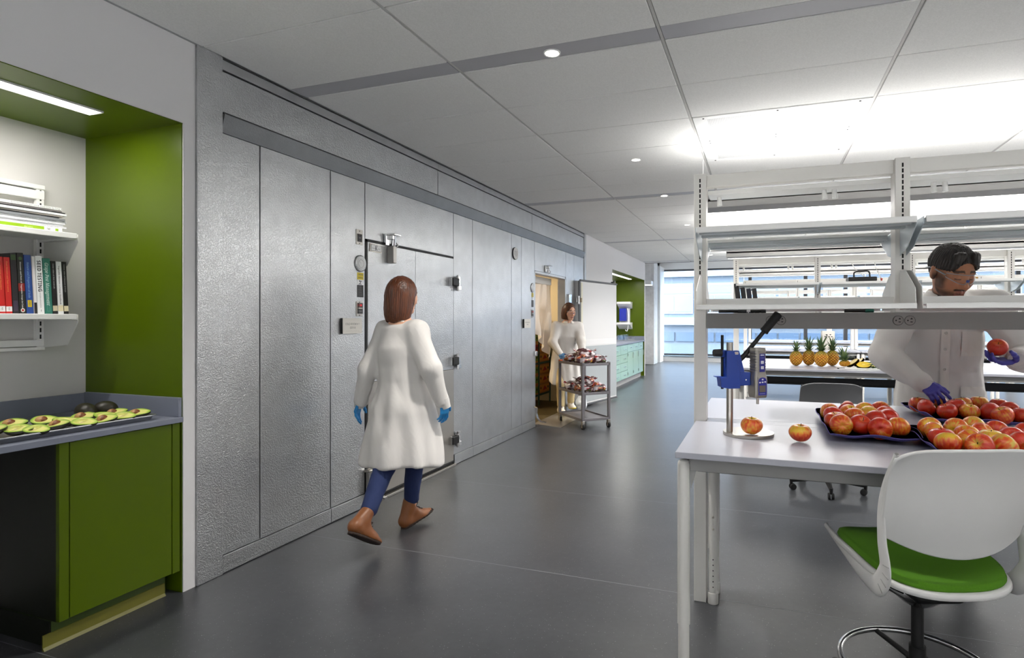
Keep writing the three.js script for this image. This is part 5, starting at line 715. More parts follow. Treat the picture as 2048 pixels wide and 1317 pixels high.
{ // black binders, a carrying case and a ribbed file on the second shelving
  for (let k = 0; k < 4; k++) { const h = [0.345, 0.30, 0.285, 0.285][k], t = thing('binder', ['tallest black binder leaning at the left end of the second shelving', 'black binder leaning second in the row on the second shelving', 'dark navy binder third in the leaning row', 'black binder at the right end of the leaning row'][k], 'binder', [-0.24 + k * 0.062, 1.469, 6.80], 0, 'binders on the second shelving'); const m = mat([0x141416, 0x18181a, 0x15182c, 0x1a191c][k], 0.45);
    obj('cover', [boxL(0.004, h, 0.26, -0.022, h / 2, 0, 0.001), boxL(0.004, h, 0.26, 0.022, h / 2, 0, 0.001), boxL(0.046, h, 0.004, 0, h / 2, 0.13, 0.001)], m, t); obj('pages', boxL(0.036, h - 0.02, 0.22, 0, h / 2, 0), M.paper, t); t.rotation.z = 0.12; t.position.y += 0.004; }
  const c = thing('equipment_case', 'flat black equipment case with a carrying handle on the upper shelf', 'case', [1.0, 1.813, 6.75], 0); obj('case_body', boxL(0.27, 0.045, 0.22, 0, 0.0235, 0, 0.008), M.black, c); obj('handle', tube([V3(-0.08, 0.04, 0.08), V3(-0.075, 0.095, 0.08), V3(0.0, 0.105, 0.08), V3(0.06, 0.1, 0.08), V3(0.072, 0.04, 0.08)], 0.008, 24, 8), M.black, c);
  const f = thing('ribbed_file', 'dark ribbed document file leaning on the second shelving near the post', 'file', [1.41, 1.469, 6.83], 0); obj('file_body', boxL(0.10, 0.27, 0.22, 0, 0.135, 0, 0.004), mat(0x37383c, 0.5), f); obj('ribs', Array.from({ length: 9 }, (_, i) => boxL(0.08, 0.012, 0.004, 0.004, 0.035 + i * 0.025, 0.111, 0.001)), M.grayPaint, f); f.rotation.z = -0.12; f.position.y += 0.006;
  [[0.95, 1.12, 'left'], [1.18, 1.25, 'middle'], [1.42, 1.36, 'right']].forEach(([x, x2, n]) => { const w = thing('hanging_cable', `thin white cable hanging ${n} of three under the second wire channel`, 'cable', [x, 2.04, 7.1], 0, undefined, true); obj('cord', tube([V(x, 2.04, 7.05), V(lerp(x, x2, 0.25), 1.97, 7.06), V(x2, 1.86, 7.07)], 0.005, 14, 6), M.whiteSoft, w); obj('plug', [rod(V(x2, 1.868, 7.07), V(x2, 1.835, 7.07), 0.012, 0.009, 12)], n === 'middle' ? mat(0xb03a2c, 0.5) : M.black, w); });
  const b = thing('power_box', 'beige power box with sockets standing on the third bench', 'box', [1.04, 0.9, 10.42], 0.05); obj('box_shell', boxL(0.2, 0.32, 0.14, 0, 0.16, 0, 0.01), mat(0xd2cec6, 0.5), b); obj('sockets', [[-0.03, 0.26], [0.03, 0.26], [-0.05, 0.225], [0.01, 0.225], [0.05, 0.225]].map(([x, y]) => boxL(0.022, 0.014, 0.004, x, y, 0.071)), M.black, b); obj('cord', tube([V3(-0.02, 0.26, 0.08), V3(-0.06, 0.18, 0.16), V3(-0.14, 0.06, 0.14), V3(-0.2, 0.008, 0.06)], 0.006, 24, 6), M.black, b);
  const tp = thing('tape_dispenser', 'small black tape dispenser on the third bench', 'dispenser', [1.8, 0.9, 10.5], 0.1); obj('dispenser_body', (() => { const g = new THREE.CylinderGeometry(0.05, 0.05, 0.05, 24); g.rotateX(Math.PI / 2); g.scale(1.1, 0.85, 1); g.translate(0, 0.062, 0); return [g, boxL(0.16, 0.02, 0.05, 0.02, 0.01, 0, 0.006)]; })(), M.black, tp); obj('tape_roll', (() => { const g = new THREE.CylinderGeometry(0.024, 0.024, 0.054, 20); g.rotateX(Math.PI / 2); g.translate(0, 0.064, 0); return g; })(), M.whiteSoft, tp);
}
// ------------------------------------------------------------------ three-shelf cart with bags of salad
{
  const turn = Math.atan2(0.62, 0.78), t = thing('utility_cart', 'grey three-shelf cart on casters pushed by the woman in goggles', 'cart', [-2.27, 0, 7.255], 0), ang = 0.80; t.rotation.y = ang;   // local x = short side facing the corridor, local z = towards the camera
  const W = 0.42, L = 0.70, grey = mat(0x77757a, 0.45, 0.3);
  for (const x of [-1, 1]) for (const z of [-1, 1]) { obj('corner_post', boxL(0.034, 0.75, 0.034, x * (W / 2 - 0.017), 0.485, z * (L / 2 - 0.017), 0.006), grey, t);
    const c = obj('caster', [rod(V3(x * (W / 2 - 0.02) - 0.012, 0.04, z * (L / 2 - 0.02)), V3(x * (W / 2 - 0.02) + 0.012, 0.04, z * (L / 2 - 0.02)), 0.04, 0.04, 20)], M.rubber, t); obj('fork', [boxL(0.036, 0.05, 0.05, x * (W / 2 - 0.02), 0.085, z * (L / 2 - 0.02), 0.006), ...[-1, 1].map((s) => boxL(0.004, 0.06, 0.03, x * (W / 2 - 0.02) + s * 0.016, 0.05, z * (L / 2 - 0.02), 0.001))], M.steelSoft, c); }
  for (const y of [0.118, 0.452, 0.825]) { const s = obj('shelf', [boxL(W - 0.03, 0.006, L - 0.03, 0, y, 0)], grey, t); obj('shelf_rim', [boxL(W, 0.034, 0.012, 0, y + 0.004, L / 2 - 0.006, 0.004), boxL(W, 0.034, 0.012, 0, y + 0.004, -L / 2 + 0.006, 0.004), boxL(0.012, 0.034, L, W / 2 - 0.006, y + 0.004, 0, 0.004), boxL(0.012, 0.034, L, -W / 2 + 0.006, y + 0.004, 0, 0.004)], grey, s); }
  obj('orange_tag', boxL(0.04, 0.02, 0.05, -W / 2 + 0.02, 0.848, -L / 2 + 0.03, 0.004), mat(0xd65a1e, 0.5), t);
  const bagGeo = (k) => { const g = gridGeo(40, 28, (u, v) => { const a = u * 2 * Math.PI, b = (v - 0.5) * Math.PI, cx = Math.cos(b), e = Math.sin(b); const n = 1.1 + 0.26 * (noise3(Math.cos(a) * 2.2 + k * 5, e * 2.5, Math.sin(a) * 2.2 + k) - 0.5) + 0.10 * (noise3(Math.cos(a) * 6 + k, e * 7, Math.sin(a) * 6) - 0.5); return [0.108 * cx * Math.cos(a) * n, Math.max(-0.045, 0.066 * e * n), 0.14 * cx * Math.sin(a) * n * 0.9]; }); paint(g, (x, y, z) => { const n = noise3(x * 15 + k * 7, y * 20, z * 15), m = noise3(x * 27 + k, y * 34 + 4, z * 27), top = sstep(-0.015, 0.03, y); let c = mixc(lin(0x2e1216), lin(0x5c2a30), m); c = mixc(c, lin(0x8f1418), sstep(0.5, 0.6, n) * top); if (m > 0.66) c = mixc(c, lin(0xd8d2d6), 0.85); if (m < 0.24) c = lin(0x3d4a1c); if (n > 0.62 && m > 0.44 && m < 0.5) c = lin(0xb98a1e); return c; }); const fl = (s) => { const f = gridGeo(14, 5, (u, v) => [(u - 0.5) * 0.15, 0.035 + 0.008 * Math.sin(u * 19 + k) * v + 0.02 * v, s * (0.11 + 0.04 * v)]); paint(f, (x) => (noise3(x * 90, k, 2) > 0.55 ? lin(0xc9c3c4) : lin(0x84141a))); return f; }; return [g, fl(1), fl(-1)]; };
  const bagMat = vcol({ roughness: 0.22, side: THREE.DoubleSide, clearcoat: 0.6, clearcoatRoughness: 0.2 }), geos = [0, 1, 2].map((k) => merge(bagGeo(k))); let i = 0;
  const R = new THREE.Matrix4().makeRotationY(ang);
  for (const [y, n, nm] of [[0.83, 'top', 0], [0.458, 'middle', 1]]) for (const [x, z, yy, where] of [[-0.09, 0.16, 0, 'front left'], [0.1, 0.17, 0, 'front right'], [-0.09, -0.13, 0, 'back left'], [0.1, -0.12, 0, 'back right'], [-0.01, 0.05, 0.075, 'lying across the others']]) {
    const p = V3(x, 0, z).applyMatrix4(R), b = new THREE.Mesh(geos[i % 3], bagMat); b.name = numbered('salad_bag'); b.castShadow = b.receiveShadow = true; b.position.set(-2.27 + p.x, y + 0.047 + yy, -7.255 + p.z); b.rotation.set(0, ang + (i % 2 ? 0.25 : -0.2) + (yy ? 1.3 : 0), yy ? 0.1 : 0); tag(b, `red and clear produce bag, ${where}, ${n} cart shelf`, 'bag', 'produce bags on the cart'); scene.add(b); i++;
  }
}
// ------------------------------------------------------------------ shelving with fruit boxes inside the cold room
{
  const t = thing('storage_rack', 'dark green wire storage rack inside the open cold room', 'rack', [-3.65, 0.03, 8.3], 0, undefined, true), g = mat(0x234a40, 0.5, 0.2), x0 = -3.9, x1 = -3.4, d0 = 7.62, d1 = 8.95;
  for (const x of [x0, x1]) for (const d of [d0, 8.45, d1]) obj('upright', [rod(V(x, 0.03, d), V(x, 1.42, d), 0.014, 0.014, 10)], g, t);
  for (const y of [0.21, 0.72, 1.235]) { const w = [box(x1 - 0.006, x1 + 0.006, y - 0.03, y, d0, d1), box(x0 - 0.006, x0 + 0.006, y - 0.03, y, d0, d1)]; for (let d = d0; d <= d1 + 0.001; d += 0.07) w.push(box(x0, x1, y - 0.006, y, d - 0.003, d + 0.003)); obj('wire_shelf', w, g, t); }
  const art = (bg, leaf) => canvasTex(128, 96, (c) => { c.fillStyle = bg; c.fillRect(0, 0, 128, 96); c.fillStyle = '#c07a2c'; c.fillRect(0, 0, 128, 14); c.fillRect(0, 82, 128, 14); c.fillStyle = leaf; c.beginPath(); c.moveTo(64, 22); c.lineTo(96, 66); c.lineTo(40, 74); c.fill(); c.fillStyle = '#2b2313'; c.fillRect(10, 30, 12, 26); c.fillRect(104, 34, 14, 24); });
  const fr = [printed(art('#d08a2e', '#a82a1c'), 0.7), printed(art('#6f8a2a', '#4d6b1c'), 0.7), printed(art('#a8261e', '#7c1614'), 0.7)], card = mat(0xb27a3a, 0.8); let k = 0;
  for (const [y, nm] of [[0.212, 'lower'], [0.722, 'upper']]) for (let r = 0; r < 3; r++) for (const [a, b, c] of [[8.48, 8.92, 0], [8.02, 8.42, r === 1 && nm === 'upper' ? 2 : 1]]) {
    const q = thing('fruit_box', `${['orange', 'green', 'red'][c]} printed fruit carton, ${['bottom', 'middle', 'top'][r]} of the ${nm} stack ${a > 8.4 ? 'right' : 'left'} of the rack post`, 'box', [-3.62, y + r * 0.158, (a + b) / 2], 0, undefined, true), Y = y + r * 0.158;
    obj('carton', box(-3.86, -3.40, Y, Y + 0.154, a, b, 0.004), card, q); obj('front_print', plateFacingX(b - a - 0.01, 0.144, -3.40, Y + 0.077, (a + b) / 2, 0.002), fr[c], q); obj('lid_flap', box(-3.86, -3.395, Y + 0.135, Y + 0.1555, a - 0.002, b + 0.002, 0.003), card, q);
  }
  const p = thing('plastic_sack', 'small white crinkled plastic sack on the floor behind the cart', 'sack', [-2.62, 0.002, 8.26], 0); const s = gridGeo(30, 24, (u, v) => { const a = u * 2 * Math.PI, n = 1 + 0.3 * (noise3(Math.cos(a) * 3, v * 8, Math.sin(a) * 3) - 0.5); const r = 0.085 * Math.sqrt(Math.sin(Math.min(0.999, v * 0.9 + 0.02) * Math.PI)) * n; return [r * Math.cos(a), 0.24 * v, r * Math.sin(a)]; }); obj('sack_skin', s, mat(0xe8ecf0, 0.35), p);
}
{ // small things left on the raceway and the shelves
  [[-0.14, 0.13, 0, 'black marker pen lying leftmost on the grey socket rail'], [-0.02, 0.07, 0, 'short black marker pen second from the left on the socket rail'], [0.42, 0.12, 1, 'green-capped pen on the socket rail beside the middle post']].forEach(([x, L, g, label], i) => { const t = thing('marker_pen', label, 'pen', [x, 1.4435, 2.905], 0.06 * (i - 1)); obj('barrel', (() => { const q = new THREE.CylinderGeometry(0.0075, 0.0075, L, 14); q.rotateZ(Math.PI / 2); return q; })(), M.black, t); obj('pen_cap', (() => { const q = new THREE.CylinderGeometry(0.0083, 0.008, L * 0.3, 14); q.rotateZ(Math.PI / 2); q.translate(L * 0.37, 0, 0); return q; })(), g ? mat(0x1f6a5a, 0.4) : M.dark, t); });
  const b = thing('wooden_scoop', 'tan wooden scoop lying on the second shelving, beside the head of the man', 'scoop', [1.90, 1.813, 6.78], 0.2); obj('scoop_bowl', (() => { const q = new THREE.SphereGeometry(0.06, 24, 16); q.scale(1.3, 0.45, 0.8); q.translate(0, 0.028, 0); return q; })(), mat(0xb58a4a, 0.7), b); obj('handle', rod(V3(0.06, 0.03, 0), V3(0.17, 0.02, 0.02), 0.012, 0.009, 12), mat(0xa57c40, 0.7), b);
}
// ------------------------------------------------------------------ people: bodies, clothes and hands meshed from smooth distance fields
function surfaceNet(sdf, mn, mx, cell, color) {
  const nx = Math.ceil((mx.x - mn.x) / cell) + 1, ny = Math.ceil((mx.y - mn.y) / cell) + 1, nz = Math.ceil((mx.z - mn.z) / cell) + 1, val = new Float32Array(nx * ny * nz), I = (i, j, k) => (k * ny + j) * nx + i, p = V3();
  for (let k = 0; k < nz; k += 4) for (let j = 0; j < ny; j += 4) for (let i = 0; i < nx; i += 4) {     // blocks of 4: only those near the surface are sampled finely
    const c = sdf(p.set(mn.x + (i + 1.5) * cell, mn.y + (j + 1.5) * cell, mn.z + (k + 1.5) * cell)), far = Math.abs(c) > cell * 5 + 0.006, ke = Math.min(k + 4, nz), je = Math.min(j + 4, ny), ie = Math.min(i + 4, nx);
    for (let kk = k; kk < ke; kk++) for (let jj = j; jj < je; jj++) for (let ii = i; ii < ie; ii++) val[I(ii, jj, kk)] = far ? c : sdf(p.set(mn.x + ii * cell, mn.y + jj * cell, mn.z + kk * cell));
  }
  const vid = new Int32Array(nx * ny * nz).fill(-1), pos = [], idx = [], E = [[0, 1], [2, 3], [4, 5], [6, 7], [0, 2], [1, 3], [4, 6], [5, 7], [0, 4], [1, 5], [2, 6], [3, 7]];
  for (let k = 0; k < nz - 1; k++) for (let j = 0; j < ny - 1; j++) for (let i = 0; i < nx - 1; i++) {
    const c = []; let m = 0; for (let q = 0; q < 8; q++) { c[q] = val[I(i + (q & 1), j + ((q >> 1) & 1), k + (q >> 2))]; if (c[q] < 0) m |= 1 << q; }
    if (m === 0 || m === 255) continue;
    let x = 0, y = 0, z = 0, n = 0; for (const [a, b] of E) if ((c[a] < 0) !== (c[b] < 0)) { const t = c[a] / (c[a] - c[b]); x += lerp(a & 1, b & 1, t); y += lerp((a >> 1) & 1, (b >> 1) & 1, t); z += lerp(a >> 2, b >> 2, t); n++; }
    vid[I(i, j, k)] = pos.length / 3; pos.push(mn.x + (i + x / n) * cell, mn.y + (j + y / n) * cell, mn.z + (k + z / n) * cell);
  }
  const quad = (a, b, c, d, f) => { if (a < 0 || b < 0 || c < 0 || d < 0) return; if (f) idx.push(a, b, c, a, c, d); else idx.push(a, c, b, a, d, c); };
  for (let k = 1; k < nz - 1; k++) for (let j = 1; j < ny - 1; j++) for (let i = 1; i < nx - 1; i++) {
    const s = val[I(i, j, k)] < 0;
    if (s !== val[I(i + 1, j, k)] < 0) quad(vid[I(i, j - 1, k - 1)], vid[I(i, j, k - 1)], vid[I(i, j, k)], vid[I(i, j - 1, k)], s);
    if (s !== val[I(i, j + 1, k)] < 0) quad(vid[I(i - 1, j, k - 1)], vid[I(i - 1, j, k)], vid[I(i, j, k)], vid[I(i, j, k - 1)], s);
    if (s !== val[I(i, j, k + 1)] < 0) quad(vid[I(i - 1, j - 1, k)], vid[I(i, j - 1, k)], vid[I(i, j, k)], vid[I(i - 1, j, k)], s);
  }
  const g = new THREE.BufferGeometry(); g.setAttribute('position', new THREE.Float32BufferAttribute(pos, 3)); g.setIndex(idx); g.computeVertexNormals();
  if (color) { const c = []; for (let i = 0; i < pos.length; i += 3) c.push(...color(V3(pos[i], pos[i + 1], pos[i + 2]))); g.setAttribute('color', new THREE.Float32BufferAttribute(c, 3)); }
  return g;
}
const smin = (a, b, k) => { const h = Math.max(k - Math.abs(a - b), 0) / k; return Math.min(a, b) - h * h * k * 0.25; };
const smax = (a, b, k) => -smin(-a, -b, k);
const cap = (a, b, ra, rb = ra) => { const bx = b.x - a.x, by = b.y - a.y, bz = b.z - a.z, l2 = bx * bx + by * by + bz * bz + 1e-9; return (p) => { const px = p.x - a.x, py = p.y - a.y, pz = p.z - a.z, h = clamp((px * bx + py * by + pz * bz) / l2, 0, 1), x = px - h * bx, y = py - h * by, z = pz - h * bz; return Math.sqrt(x * x + y * y + z * z) - (ra + (rb - ra) * h); }; };
const ell = (c, rx, ry, rz) => (p) => { const x = (p.x - c.x) / rx, y = (p.y - c.y) / ry, z = (p.z - c.z) / rz, k0 = Math.sqrt(x * x + y * y + z * z), k1 = Math.sqrt(x * x / rx / rx + y * y / ry / ry + z * z / rz / rz) / 1; return k0 * (k0 - 1) / (k1 + 1e-6); };
const blend = (list, k) => (p) => { let d = list[0](p); for (let i = 1; i < list.length; i++) d = smin(d, list[i](p), k); return d; };
const bounds = (pts, m) => { const b = new THREE.Box3().setFromPoints(pts); return [b.min.subScalar(m), b.max.addScalar(m)]; };
function basis(F, up = V3(0, 1, 0)) { const f = F.clone().normalize(), r = f.clone().cross(up).normalize(), u = r.clone().cross(f).normalize(); return { f, r: r.negate(), u }; }   // r = the person's left when seen from the front is +x of the head frame
function toLocal(B, c) { return (p, q) => { const x = p.x - c.x, y = p.y - c.y, z = p.z - c.z; return q.set(x * B.r.x + y * B.r.y + z * B.r.z, x * B.u.x + y * B.u.y + z * B.u.z, x * B.f.x + y * B.f.y + z * B.f.z); }; }
const toWorld = (g, B, c) => g.applyMatrix4(new THREE.Matrix4().makeBasis(B.r, B.u, B.f).setPosition(c));
// head frame: x sideways, y up, z forward; eyes near y = 0.005, crown at 0.12, chin at -0.115
function headField(o) {
  const L = (x, y, z) => V3(x, y, z), parts = [ell(L(0, 0.032, -0.014), 0.075, 0.088, 0.095), ell(L(0, -0.01, 0.028), 0.062, 0.085, 0.062), ell(L(0, -0.055, 0.022), o.jaw, 0.058, 0.056), cap(L(-0.018, -0.1, 0.062), L(0.018, -0.1, 0.062), 0.018), ell(L(-0.042, -0.022, 0.052), 0.026, 0.03, 0.026), ell(L(0.042, -0.022, 0.052), 0.026, 0.03, 0.026)];
  const base = blend(parts, 0.03), brow = cap(L(-0.036, 0.026, 0.078), L(0.036, 0.026, 0.078), 0.011), bridge = cap(L(0, 0.012, 0.086), L(0, -0.034, 0.106), 0.0085, 0.0135), wing = blend([cap(L(-0.014, -0.04, 0.094), L(-0.012, -0.036, 0.088), 0.0085), cap(L(0.014, -0.04, 0.094), L(0.012, -0.036, 0.088), 0.0085)], 0.01);
  const lipU = cap(L(-0.019, -0.067, 0.0845), L(0.019, -0.067, 0.0845), 0.0062), lipU2 = cap(L(0, -0.065, 0.089), L(0, -0.066, 0.09), 0.006), lipL = cap(L(-0.014, -0.077, 0.085), L(0.014, -0.077, 0.085), 0.0075);
  const ear = (s) => ell(L(s * 0.079, -0.004, -0.012), 0.011, 0.033, 0.02), lobe = (s) => cap(L(s * 0.077, -0.03, -0.006), L(s * 0.08, 0.015, -0.018), 0.007, 0.011);
  const eyeS = [-1, 1].map((s) => cap(L(s * 0.031, 0.004, 0.096), L(s * 0.036, 0.004, 0.092), 0.011)), lid = [-1, 1].map((s) => ell(L(s * 0.0315, 0.003, 0.0785), 0.0155, 0.0125, 0.0125));
  return (p) => { let d = base(p); d = smin(d, brow(p), 0.012); d = smax(d, -Math.min(eyeS[0](p), eyeS[1](p)), 0.012); d = smin(d, Math.min(lid[0](p), lid[1](p)), 0.004); d = smin(d, bridge(p), 0.012); d = smin(d, wing(p), 0.008); d = smin(d, smin(lipU(p), lipU2(p), 0.006), 0.006); d = smin(d, lipL(p), 0.006); d = smin(d, Math.min(ear(1)(p), ear(-1)(p)), 0.006); d = smin(d, Math.min(lobe(1)(p), lobe(-1)(p)), 0.004); return d; };
}
function faceColor(o) { return (q) => { let c = [...o.skin]; const n = noise3(q.x * 60, q.y * 60, q.z * 60); c = mixc(c, o.blush, 0.35 * Math.exp(-((Math.abs(q.x) - 0.045) ** 2 + (q.y + 0.025) ** 2) / 0.0006)); c = mixc(c, o.blush, 0.3 * Math.exp(-((q.x) ** 2 + (q.y + 0.038) ** 2) / 0.0003) * (q.z > 0.09 ? 1 : 0));
  if (o.beard) { const side = sstep(0.052, 0.066, Math.abs(q.x)) * sstep(0.03, -0.02, q.y) * sstep(-0.015, 0.005, q.z) * sstep(0.075, 0.05, q.z), jaw = sstep(-0.05, -0.078, q.y + 0.3 * Math.max(0, 0.055 - Math.abs(q.x)) * 0.9) * sstep(-0.01, 0.01, q.z) , mus = sstep(0.034, 0.026, Math.abs(q.x)) * sstep(-0.049, -0.054, q.y) * sstep(-0.064, -0.06, q.y) * (q.z > 0.07 ? 1 : 0), gt = sstep(0.032, 0.022, Math.abs(q.x)) * sstep(-0.085, -0.09, q.y); c = mixc(c, o.beard, clamp(Math.max(side * 0.85, jaw * 0.85, mus, gt * 0.98), 0, 1) * (0.7 + 0.45 * n)); }
  if (q.z > 0.07 && Math.abs(q.x) < 0.023 && Math.abs(q.y + 0.072) < 0.0125 && q.z > 0.082) c = mixc(c, o.lip, 0.75); if (Math.abs(q.y + 0.0722) < 0.0018 && Math.abs(q.x) < 0.022 && q.z > 0.075) c = mixc(c, [0.05, 0.015, 0.012], 0.7);
  const bx = Math.abs(q.x), by = 0.033 - 0.25 * (bx - 0.03) * (bx > 0.03 ? 1 : -0.3); if (bx > 0.012 && bx < 0.052 && Math.abs(q.y - by) < 0.0052 && q.z > 0.05) c = mixc(c, o.brow, 0.85);
  if (q.z > 0.075 && bx > 0.017 && bx < 0.046 && Math.abs(q.y + 0.004 - 8 * (bx - 0.031) * (bx - 0.031)) < 0.0022) c = mixc(c, [0.02, 0.012, 0.01], 0.9); return c; }; }
function makeHand(w, d, n, right, curls, size = 1, spread = 0.1, thumb = [0.6, 0.75, 0.2]) {   // d to the fingertips, n out of the palm
  d = d.clone().normalize(); n = n.clone().sub(d.clone().multiplyScalar(n.dot(d))).normalize(); const t = right ? d.clone().cross(n) : n.clone().cross(d), at = (a, b, c) => w.clone().addScaledVector(d, a * size).addScaledVector(t, b * size).addScaledVector(n, c * size), list = [], pts = [w.clone()], palm = [];
  const off = [0.029, 0.0095, -0.0105, -0.029], len = [[0.042, 0.025, 0.02], [0.046, 0.029, 0.021], [0.042, 0.027, 0.02], [0.033, 0.02, 0.018]];
  off.forEach((o, i) => { palm.push(cap(at(0.0, o * 0.62, 0), at(0.088 - Math.abs(o - 0.008) * 0.25, o, 0), 0.0135 * size, 0.0125 * size)); let q = at(0.086 - Math.abs(o - 0.008) * 0.25, o, 0), a = 0; const fl = []; len[i].forEach((l, k) => { a += curls[i][k]; const dir = d.clone().multiplyScalar(Math.cos(a)).addScaledVector(n, Math.sin(a)).addScaledVector(t, spread * (1.5 - i) * 0.5 * (k ? 0.2 : 1)).normalize(), e = q.clone().addScaledVector(dir, l * size); fl.push(cap(q, e, (0.0098 - k * 0.0012) * size, (0.0088 - k * 0.0012) * size)); pts.push(e); q = e; }); list.push(blend(fl, 0.006)); });
  let q = at(0.022, 0.026, 0.004), dir = d.clone().multiplyScalar(thumb[0]).addScaledVector(t, thumb[1]).addScaledVector(n, thumb[2]).normalize(); const tl = []; [[0.042, 0.0145, 0.012], [0.03, 0.0115, 0.0105], [0.024, 0.0105, 0.009]].forEach(([l, r1, r2], k) => { if (k) dir = dir.clone().addScaledVector(d, 0.35).addScaledVector(n, 0.18).normalize(); const e = q.clone().addScaledVector(dir, l * size); tl.push(cap(q, e, r1 * size, r2 * size)); pts.push(e); q = e; });
  const wrist = cap(at(-0.055, 0, 0), at(0.012, 0, 0), 0.029 * size, 0.026 * size), P = blend([...palm, wrist], 0.012), T = blend(tl, 0.008), f = (p) => { let v = P(p); v = smin(v, T(p), 0.012); for (const l of list) v = smin(v, l(p), 0.0045); return v; };
  pts.push(at(-0.06, 0, 0)); return { f, pts };
}
function column(secs, B) {      // stacked ellipses: [centre, half width, half depth], top first; a soft-edged garment with folds
  return (p) => { let i = 0; while (i < secs.length - 2 && p.y < secs[i + 1][0].y) i++; const a = secs[i], b = secs[i + 1], t = clamp((a[0].y - p.y) / (a[0].y - b[0].y), 0, 1), s = t * t * (3 - 2 * t) * 0.5 + t * 0.5, cx = lerp(a[0].x, b[0].x, s), cz = lerp(a[0].z, b[0].z, s), w = lerp(a[1], b[1], s), e = lerp(a[2], b[2], s), x = p.x - cx, z = p.z - cz, u = x * B.r.x + z * B.r.z, v = x * B.f.x + z * B.f.z, ang = Math.atan2(v / e, u / w), low = clamp((secs[1][0].y - p.y) / (secs[1][0].y - secs[secs.length - 1][0].y), 0, 1), fold = (a[3] || 0.018) * low * (Math.sin(ang * 7 + p.y * 3) * 0.6 + Math.sin(ang * 11 - p.y * 5 + 1) * 0.4), k = Math.hypot(u / w, v / e); return smax((k - 1) * Math.min(w, e) * 0.9 - fold, Math.max(p.y - secs[0][0].y, secs[secs.length - 1][0].y + 0.012 * Math.sin(ang * 2) - p.y), 0.02); };
}
const fabric = metric(mat(0xd3d0cd, 0.85, 0, { sheen: 0.1 })), SK = { light: { skin: lin(0xd9a88c), blush: lin(0xc9806c), lip: lin(0xa85a54), brow: lin(0x3a2418), jaw: 0.052 }, tan: { skin: lin(0xb57c5c), blush: lin(0xa8604a), lip: lin(0x9a5a4e), brow: lin(0x1c1412), beard: lin(0x2a1c16), jaw: 0.06 } };
const skinMat = vcol({ roughness: 0.5 });
function wrinkle(f, amp, s, sy = 0.5) { return (p) => { const d = f(p); return Math.abs(d) > 0.03 ? d : d - amp * (noise3(p.x * s + 3 + p.y * s * 0.3, p.y * s * sy, p.z * s) - 0.5) * 2; }; }
